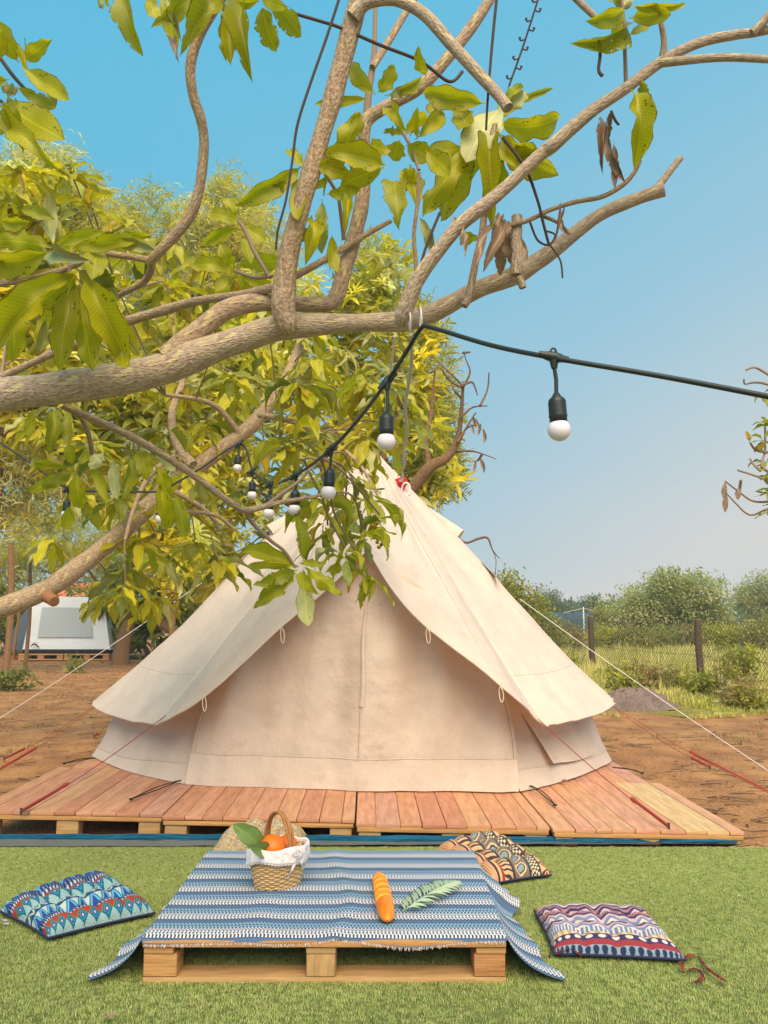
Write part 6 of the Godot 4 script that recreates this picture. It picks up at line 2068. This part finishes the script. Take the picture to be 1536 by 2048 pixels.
func basket() -> void:
	var foot := on(556, 1768, TABLE_TOP + 0.010)
	var turn := Basis(Vector3.UP, deg_to_rad(42))
	var at_ := Transform3D(turn, foot)
	var t := thing("wicker_basket", "small oval wicker basket with a hoop handle and white lining on the blanket", "basket", foot)
	var ring := func(y: float) -> Vector2:   # half axes at a height
		var k := y / 0.135
		return Vector2(lerpf(0.092, 0.122, pow(k, 0.75)), lerpf(0.066, 0.092, pow(k, 0.75)))
	var bottom := Shape.new()
	bottom.lathe([Vector2(0.0, 0.012), Vector2(0.9, 0.012), Vector2(1.0, 0.006), Vector2(0.9, 0.0), Vector2(0.0, 0.0)], 40, at_, 0.090, 0.064)
	put("base", bottom, M.wicker, t)
	var stakes := 30
	for i in stakes:
		var a := TAU * i / stakes
		var pts := []
		for k in 8:
			var y := lerpf(0.004, 0.134, k / 7.0)
			var r: Vector2 = ring.call(y)
			pts.append(at_ * Vector3(cos(a) * r.x, y, sin(a) * r.y))
		var s := Shape.new()
		s.tube(pts, [0.0026], 5, 0, null, 30.0)
		put("stake", s, M.wicker_pale, t)
	for row in 15:
		var y := 0.008 + row * 0.0083
		var r: Vector2 = ring.call(y)
		var pts := []
		for k in 120:
			var a := TAU * k / 120.0
			var o := 0.0042 * cos(a * stakes * 0.5 + PI * row)
			pts.append(at_ * Vector3(cos(a) * (r.x + o), y + 0.0008 * sin(a * 5.0 + row), sin(a) * (r.y + o)))
		var s := Shape.new()
		s.tube(pts, [0.0042], 6, 0, null, 30.0, true)
		put("weaver", s, M.wicker if row % 3 else M.wicker_pale, t)
	for lay in 2:
		var pts := []
		for k in 120:
			var a := TAU * k / 120.0
			var r: Vector2 = ring.call(0.135)
			pts.append(at_ * Vector3(cos(a) * (r.x - 0.004), 0.134 + 0.006 * lay + 0.003 * sin(a * 20.0 + lay * PI), sin(a) * (r.y - 0.004)))
		var s := Shape.new()
		s.tube(pts, [0.005], 6, 0, null, 30.0, true)
		put("rim", s, M.wicker, t)
	var ft := []
	for k in 90:
		var a := TAU * k / 90.0
		ft.append(at_ * Vector3(cos(a) * 0.094, 0.003 + 0.002 * sin(a * 15.0), sin(a) * 0.068))
	var fs := Shape.new()
	fs.tube(ft, [0.005], 6, 0, null, 30.0, true)
	put("foot_rim", fs, M.wicker, t)
	# lining: up the inside, over the rim and down outside, hemmed with lace
	var lining := Shape.new()
	var prof := [Vector2(0.84, 0.055), Vector2(0.90, 0.11), Vector2(0.96, 0.150), Vector2(1.03, 0.158), Vector2(1.09, 0.152), Vector2(1.105, 0.132), Vector2(1.095, 0.106)]
	lining.grid(120, 18, func(u: float, v: float):
		var a: float = u * TAU
		var k: float = v * 6.0
		var i := mini(int(k), 5)
		var p: Vector2 = prof[i].lerp(prof[i + 1], k - i)
		var r := Vector2(0.122, 0.092) * p.x
		var wv := 0.0018 * sin(a * 13.0) + 0.0012 * sin(a * 29.0 + 1.0)
		var hem: float = 0.010 * sin(a * 3.0 + 0.5) * clampf((v - 0.6) * 2.5, 0, 1)
		return at_ * Vector3(cos(a) * (r.x + wv), p.y + hem + 0.004 * sin(a * 5.0), sin(a) * (r.y + wv)), Vector2(3, 0.6))
	put("lining", lining, M.liner, t)
	var lace := Shape.new()
	lace.grid(240, 4, func(u: float, v: float):
		var a: float = u * TAU
		var wv := 0.0018 * sin(a * 13.0) + 0.0012 * sin(a * 29.0 + 1.0)
		var y: float = 0.108 + 0.010 * sin(a * 3.0 + 0.5) + 0.004 * sin(a * 5.0) - v * (0.007 + 0.004 * absf(sin(a * 30.0)))
		return at_ * Vector3(cos(a) * (0.122 * 1.10 + wv + 0.003 * v), y, sin(a) * (0.092 * 1.10 + wv + 0.003 * v)), Vector2(1, 1))
	put("lace", lace, M.liner, t)
	# hoop handle of three wrapped canes across the short axis
	for c in 3:
		var pts := []
		for k in 33:
			var a := PI * k / 32.0
			var tw := a * 5.0 + TAU * c / 3.0
			pts.append(at_ * Vector3(0.009 * (c - 1) + 0.003 * cos(tw), 0.115 + 0.160 * pow(sin(a), 0.8) + 0.003 * sin(tw), cos(a) * 0.088))
		var s := Shape.new()
		s.tube(pts, [0.0055], 7, 0, null, 30.0)
		put("handle", s, M.handle_cane, t)
	# ribbon: a bow at the front foot of the handle with two tails
	var bow := at_ * Vector3(0.020, 0.136, 0.106)
	var out := (turn * Vector3(0.1, 0, 1)).normalized()
	var acr := turn * Vector3(1, 0, 0)
	for q in [[-1, 0.030, 0.016], [1, 0.034, 0.010]]:
		var s := Shape.new()
		s.grid(18, 3, func(u: float, v: float):
			var a: float = u * TAU
			return bow + acr * q[0] * q[1] * (0.5 - 0.5 * cos(a)) + Vector3(0, 1, 0) * (q[2] * sin(a) * 0.8 + 0.004) + out * (0.006 + 0.008 * (v - 0.5) + 0.006 * sin(a)))
		put("bow_loop", s, M.ribbon, t)
	for q in [[-0.046, -0.090], [0.030, -0.065]]:
		var s := Shape.new()
		s.grid(3, 20, func(u: float, v: float):
			return bow + acr * (q[0] * v + (u - 0.5) * 0.011 + 0.004 * sin(v * 8.0)) + Vector3(0, q[1] * v, 0) + out * (0.010 + 0.003 * sin(v * 11.0 + u)) - out * 0.022 * v * v)
		put("ribbon_tail", s, M.ribbon, t)
	# fruit and leaves in it
	var n := 0
	for q in [[-0.034, 0.150, 0.014, 0.052, "large orange in front inside the basket"], [0.048, 0.138, -0.012, 0.044, "orange half hidden behind the handle in the basket"]]:
		var s := Shape.new()
		var prof2 := []
		for k in 17:
			var a := lerpf(-PI * 0.5, PI * 0.5, k / 16.0)
			prof2.append(Vector2(cos(a) * q[3], sin(a) * q[3] * 0.9 - (0.003 if k > 14 else 0.0)))
		s.lathe(prof2, 28, Transform3D(Basis.from_euler(Vector3(0.4, 0, -0.5 + n)), at_ * Vector3(q[0], q[1], q[2])))
		tag(put("orange", s, M.orange_peel), q[4], "orange")
		n += 1
	var lf := [[foot + Vector3(-0.055, 0.128, 0.02), at(468, 1646, 3.42), 0.060, "large green leaf leaning out of the basket at the left"], [foot + Vector3(-0.035, 0.125, 0.035), at(498, 1692, 3.30), 0.046, "second green leaf tucked low in the basket beside the orange"]]
	for q in lf:
		var s := Shape.new()
		var pl := leaf_place(q[0], q[1], q[2] * 1.3, 0.25, Vector3(0, 0.3, 1))
		s.add(leaf_shape(14, 0.06, 0.2, 0.4, 1.0, 0.85), pl)
		tag(put("leaf", s, M.basket_leaf), q[3], "leaf")


func bread() -> void:
	var a := on(757, 1747, TABLE_TOP + 0.030)
	var b := on(775, 1836, TABLE_TOP + 0.030)
	var mid := (a + b) * 0.5
	var dir := (b - a).normalized()
	var len_ := a.distance_to(b) + 0.02
	var up := Vector3.UP
	var side := dir.cross(up).normalized()
	var s := Shape.new()
	var cuts := [0.13, 0.25, 0.37, 0.49, 0.61]
	s.grid(40, 120, func(u: float, v: float):
		var t: float = v
		var ends := pow(clampf(1.0 - pow(absf(t * 2.0 - 1.0), 5.0), 0.0, 1.0), 0.5)
		var r: float = (0.028 + 0.008 * t) * ends
		var an: float = u * TAU
		var c := cos(an)
		var h := sin(an)
		var bulge := 0.0
		for k in cuts:
			var off: float = (t - k - 0.03 * c) / 0.014
			bulge -= 0.024 * exp(-off * off) * clampf(h + 0.35, 0, 1)
			bulge += 0.0045 * exp(-pow((t - k - 0.055 - 0.03 * c) / 0.03, 2.0)) * clampf(h + 0.2, 0, 1)
		r += bulge * ends
		var y := h * r * (0.88 if h > 0 else 0.72)
		return a - dir * 0.01 + dir * len_ * t + side * c * r + Vector3(0, y - 0.004, 0), Vector2(1, 1), true)
	var t := thing("bread_loaf", "long glossy orange bread loaf with slashed crust on the blanket", "bread", Vector3(mid.x, TABLE_TOP, mid.z))
	put("loaf", s, M.crust, t)


func fern_leaf() -> void:
	var a := on(806, 1822, TABLE_TOP + 0.016)
	var b := on(912, 1764, TABLE_TOP + 0.020)
	var t := thing("fern_leaf", "pale green feathery fern leaf lying on the blanket beside the bread", "leaf", a)
	var rib := Shape.new()
	var pts := []
	for i in 21:
		pts.append(a.lerp(b, i / 20.0) + Vector3(0, 0.010 * sin(PI * i / 20.0), 0))
	rib.tube(pts, [0.0022, 0.001], 5)
	put("rib", rib, M.fern, t)
	var d := (b - a).normalized()
	var n := d.cross(Vector3.UP).normalized()
	var leaf := leaf_shape(5, 0.08, 0.2, 0.2, 0.0, 0.7, 1).mesh()
	for i in 17:
		for sg in [-1, 1]:
			var k := (i + 0.6) / 17.0
			var p: Vector3 = a.lerp(b, k) + Vector3(0, 0.010 * sin(PI * k), 0)
			var l := 0.085 * pow(sin(PI * (0.16 + 0.80 * k)), 0.8) + 0.008
			var tip: Vector3 = p + (d * 0.75 + n * sg).normalized() * l + Vector3(0, -0.002 + rnd(-0.003, 0.005), 0)
			var tf := leaf_place(p, tip, 0.016, rnd(-0.4, 0.4), Vector3.UP)
			tf.origin -= t.position
			piece("leaflet", leaf, M.fern, t, tf)


# a tufted square cushion from its four corners on the turf
func cushion(called: String, label: String, corners: Array, high: float, m: Material, reps: int, ties: Array, tie_m: Material, round_ := 0.42) -> Node3D:
	var c00: Vector3 = corners[0]
	var c10: Vector3 = corners[1]
	var c11: Vector3 = corners[2]
	var c01: Vector3 = corners[3]
	var mid := (c00 + c10 + c11 + c01) / 4.0
	var t := thing(called, label, "cushion", mid)
	var plan := func(u: float, v: float) -> Vector3:
		var pin := 0.035
		var uu := 0.5 + (u - 0.5) * (1.0 - pin * 4.0 * v * (1.0 - v) * 1.0)
		var vv := 0.5 + (v - 0.5) * (1.0 - pin * 4.0 * u * (1.0 - u) * 1.0)
		return c00.lerp(c10, uu).lerp(c01.lerp(c11, uu), vv)
	var puff := func(u: float, v: float) -> float:
		var a := 1.0 - pow(absf(u * 2 - 1), 3.2)
		var b := 1.0 - pow(absf(v * 2 - 1), 3.2)
		var h := pow(maxf(a * b, 0.0), round_)
		for i in 3:
			for j in 3:
				var du := (u - (i + 1) * 0.25) / 0.085
				var dv := (v - (j + 1) * 0.25) / 0.085
				h -= 0.62 * exp(-sqrt(du * du + dv * dv + 0.05))
		for i in 3:
			h -= 0.10 * exp(-pow((u - (i + 1) * 0.25) / 0.035, 2.0)) + 0.10 * exp(-pow((v - (i + 1) * 0.25) / 0.035, 2.0))
		return maxf(h, 0.0)
	var seat := Shape.new()
	seat.grid(72, 72, func(u: float, v: float):
		var us := lerpf(u, 0.5 - 0.5 * cos(PI * u), 0.7)   # closer rows near the hem, so that the print is not stretched there
		var vs := lerpf(v, 0.5 - 0.5 * cos(PI * v), 0.7)
		var p: Vector3 = plan.call(us, vs)
		var edge := clampf(minf(minf(u, 1 - u), minf(v, 1 - v)) * 12.0, 0, 1)
		return p + Vector3(0, (high - 0.03) * puff.call(us, vs) + 0.008 * wob.get_noise_3dv(p * 200.0) * edge, 0), Vector2(reps, reps), true)
	put("cover", seat, m, t)
	var under := Shape.new()
	under.grid(36, 36, func(u: float, v: float):
		var p: Vector3 = plan.call(u, v)
		var a := 1.0 - pow(absf(u * 2 - 1), 4.0)
		var b := 1.0 - pow(absf(v * 2 - 1), 4.0)
		return p + Vector3(0, -0.020 * pow(maxf(a * b, 0.0), 0.35), 0), Vector2(1, reps))
	put("underside", under, m, t)
	var ring := []
	for i in 80:
		var k := i / 20.0
		var f := k - floorf(k)
		var q: Vector3
		match int(k):
			0: q = plan.call(f, 0.0)
			1: q = plan.call(1.0, f)
			2: q = plan.call(1.0 - f, 1.0)
			_: q = plan.call(0.0, 1.0 - f)
		ring.append(q)
	var pipe := Shape.new()
	pipe.tube(ring, [0.0048], 6, 0, null, 6, true)
	put("piping", pipe, M.cushion_piping, t)
	for i in 3:
		for j in 3:
			var u := (i + 1) * 0.25
			var v := (j + 1) * 0.25
			var p: Vector3 = plan.call(u, v)
			var s := Shape.new()
			s.lathe([Vector2(0.0, 0.004), Vector2(0.006, 0.002), Vector2(0.007, -0.002), Vector2(0, -0.004)], 8, Transform3D(Basis(), p + Vector3(0, 0.002 + (high - 0.03) * puff.call(u, v), 0)))
			put("tuft", s, M.cushion_piping, t)
	for q in ties:
		var s := Shape.new()
		var pts := []
		for p in q:
			pts.append(p)
		var c := curve(pts, 6)
		s.grid(3, c.size() - 1, func(u: float, v: float):
			var k: float = v * (c.size() - 1)
			var i := mini(int(k), c.size() - 2)
			var p: Vector3 = (c[i] as Vector3).lerp(c[i + 1], k - i)
			var d: Vector3 = (c[i + 1] - c[i]).normalized()
			var n := d.cross(Vector3.UP).normalized()
			var twist := sin(v * 9.0 + q.size())
			return p + (n * cos(twist) + Vector3.UP * sin(twist) * 0.5) * (u - 0.5) * 0.013, Vector2(0.1, 1.0))
		put("tie", s, tie_m, t)
	return t


func cushions() -> void:
	var h := 0.03
	cushion("blue_cushion", "blue tufted seat cushion with diamond and zigzag bands left of the pallet table", [on(-2, 1822, h), on(205, 1752, h), on(309, 1826, h), on(97, 1876, h)], 0.135, M.cushion_blue, 1, [[on(-12, 1828, 0.03), on(0, 1836, 0.02), on(14, 1842, 0.02)], [on(-20, 1836, 0.03), on(0, 1848, 0.02), on(18, 1846, 0.02)]], M.tie_grey)
	cushion("plum_cushion", "plum and cream tufted cushion with wavy bands and loose ties right of the table", [on(1068, 1822, h), on(1290, 1824, h), on(1372, 1920, h), on(1108, 1908, h)], 0.112, M.cushion_plum, 1, [
		[on(1112, 1908, 0.03), on(1125, 1902, 0.045), on(1105, 1905, 0.03), on(1096, 1914, 0.02)],
		[on(1120, 1906, 0.03), on(1140, 1898, 0.05), on(1165, 1912, 0.03)],
		[on(1368, 1916, 0.035), on(1395, 1908, 0.02), on(1412, 1935, 0.030), on(1440, 1955, 0.030), on(1455, 1966, 0.030)],
		[on(1362, 1922, 0.035), on(1368, 1945, 0.030), on(1385, 1937, 0.02), on(1403, 1945, 0.030), on(1402, 1958, 0.030), on(1390, 1966, 0.030)]], M.tie_red)
	cushion("tan_cushion", "tan tufted cushion with triangle and ring bands behind the right corner of the table", [on(985, 1674, h), on(1102, 1750, h), on(985, 1768, h), on(868, 1706, h)], 0.145, M.cushion_tan, 1, [[on(1098, 1746, 0.03), on(1102, 1742, 0.03), on(1090, 1752, 0.02), on(1080, 1750, 0.02)], [on(985, 1674, 0.03), on(990, 1668, 0.03), on(994, 1674, 0.02)]], M.tie_tan)
	cushion("floral_cushion", "cream floral cushion half hidden behind the basket and the table", [on(455, 1668, h), on(620, 1672, h), on(612, 1722, h), on(410, 1718, h)], 0.23, M.cushion_floral, 2, [], M.tie_tan, 0.85)


func litter() -> void:
	# three stray bits on the lawn and the deck
	for q in [[205, 2040, 0.022, 0.045, "small dry brown leaf bit on the turf in front of the pallet table", "leaf_dead"], [1474, 1794, 0.022, 0.022, "tiny white petal on the turf at the right edge", "leaf_pale"], [1120, 1566, deck_level(1.05) + 0.006, 0.07, "brown fallen leaf on the deck at the right end of the tent skirt", "leaf_dead"]]:
		var s := Shape.new()
		var p := on(q[0], q[1], q[2])
		s.add(leaf_shape(6, 0.12, 0.3, 0.8, 2.0, 0.9, 1), leaf_place(p, p + Vector3(q[3], 0.002, -0.3 * q[3]), q[3] * 0.4, 0.2, Vector3.UP))
		tag(put("fallen_leaf", s, M[q[5]]), q[4], "leaf")
	# fallen leaves, twigs and crumbs on the bare soil: too many to count
	var dry := leaf_shape(4, 0.08, 0.2, 0.6, 1.0, 0.9, 1).mesh()
	var w := []
	var c := []
	for i in 9000:
		var z := -5.0 - 20.0 * pow(rng.randf(), 1.3)
		var x := rnd(z * 0.55, -z * 0.55)
		if x > 2.2 and z < -10.2: continue
		if absf(x + 0.25) < 2.0 and z > -9.3: continue
		if x > -2.4 and x < 1.8 and z > -6.8: continue
		var far := clampf((-z - 6.0) / 14.0, 0.1, 1.0)
		if x < 0 and rng.randf() > 0.15 + far: continue
		if x > 0 and rng.randf() > 0.35: continue
		var l := rnd(0.02, 0.05) + 0.05 * far * rng.randf()
		var a := rnd(0, TAU)
		var b := Basis.from_euler(Vector3(-PI * 0.5 + rnd(-0.3, 0.3), a, 0))
		w.append(Transform3D(b.scaled_local(Vector3(l * 0.35, l, l)), Vector3(x, land(x, z) + 0.012, z)))
		var k := rng.randf()
		var g := rnd(0.7, 1.2)
		var col := Color(0.30, 0.15, 0.07) if k < 0.5 else Color(0.16, 0.09, 0.05) if k < 0.8 else Color(0.46, 0.28, 0.14)
		c.append(Color(col.r * g, col.g * g, col.b * g))
	tag(mass("fallen_leaves", dry, M.leaf_plain, w, c), "dry brown fallen leaves scattered on the bare soil", "leaves")
	var stick := Shape.new()
	stick.tube([Vector3(-0.5, 0, 0), Vector3(-0.1, 0.03, 0.05), Vector3(0.2, 0, -0.03), Vector3(0.5, 0.02, 0.04)], [0.022, 0.02, 0.016, 0.01], 4)
	var w2 := []
	var c2 := []
	for i in 1500:
		var z := -4.6 - 12.0 * pow(rng.randf(), 1.4)
		var x := rnd(z * 0.6, -z * 0.6)
		if x > -2.4 and x < 1.85 and z > -9.3: continue
		if x > 2.2 and z < -10.4: continue
		w2.append(Transform3D(Basis(Vector3.UP, rnd(-0.7, 0.7) + (PI if rng.randf() < 0.5 else 0.0)).scaled(Vector3.ONE * rnd(0.05, 0.22)), Vector3(x, land(x, z) + 0.004, z)))
		var g := rnd(0.5, 1.1)
		c2.append(Color(0.26 * g, 0.17 * g, 0.10 * g))
	tag(mass("fallen_twigs", stick.mesh(), M.blade, w2, c2), "small dark twigs scattered on the bare soil", "twigs")
	# sparse weeds on the soil
	var w3 := []
	var c3 := []
	for i in 1500:
		var z := -7.5 - 9.0 * rng.randf()
		var x := rnd(z * 0.5, -z * 0.5)
		if absf(x + 0.25) < 2.3 and z > -9.5: continue
		if fine.get_noise_2d(x * 14.0, z * 14.0) < 0.12: continue
		w3.append(Transform3D(Basis(Vector3.UP, rnd(0, TAU)).scaled(Vector3.ONE * rnd(0.4, 1.1)), Vector3(x, land(x, z), z)))
		var g := rnd(0.7, 1.2)
		c3.append(Color(0.20 * g, 0.20 * g, 0.07 * g))
	tag(mass("soil_grass", tuft(9, 0.07, 0.06, 0.006, 0.05, 430).mesh(), M.blade, w3, c3), "thin patchy grass on the bare soil", "grass")
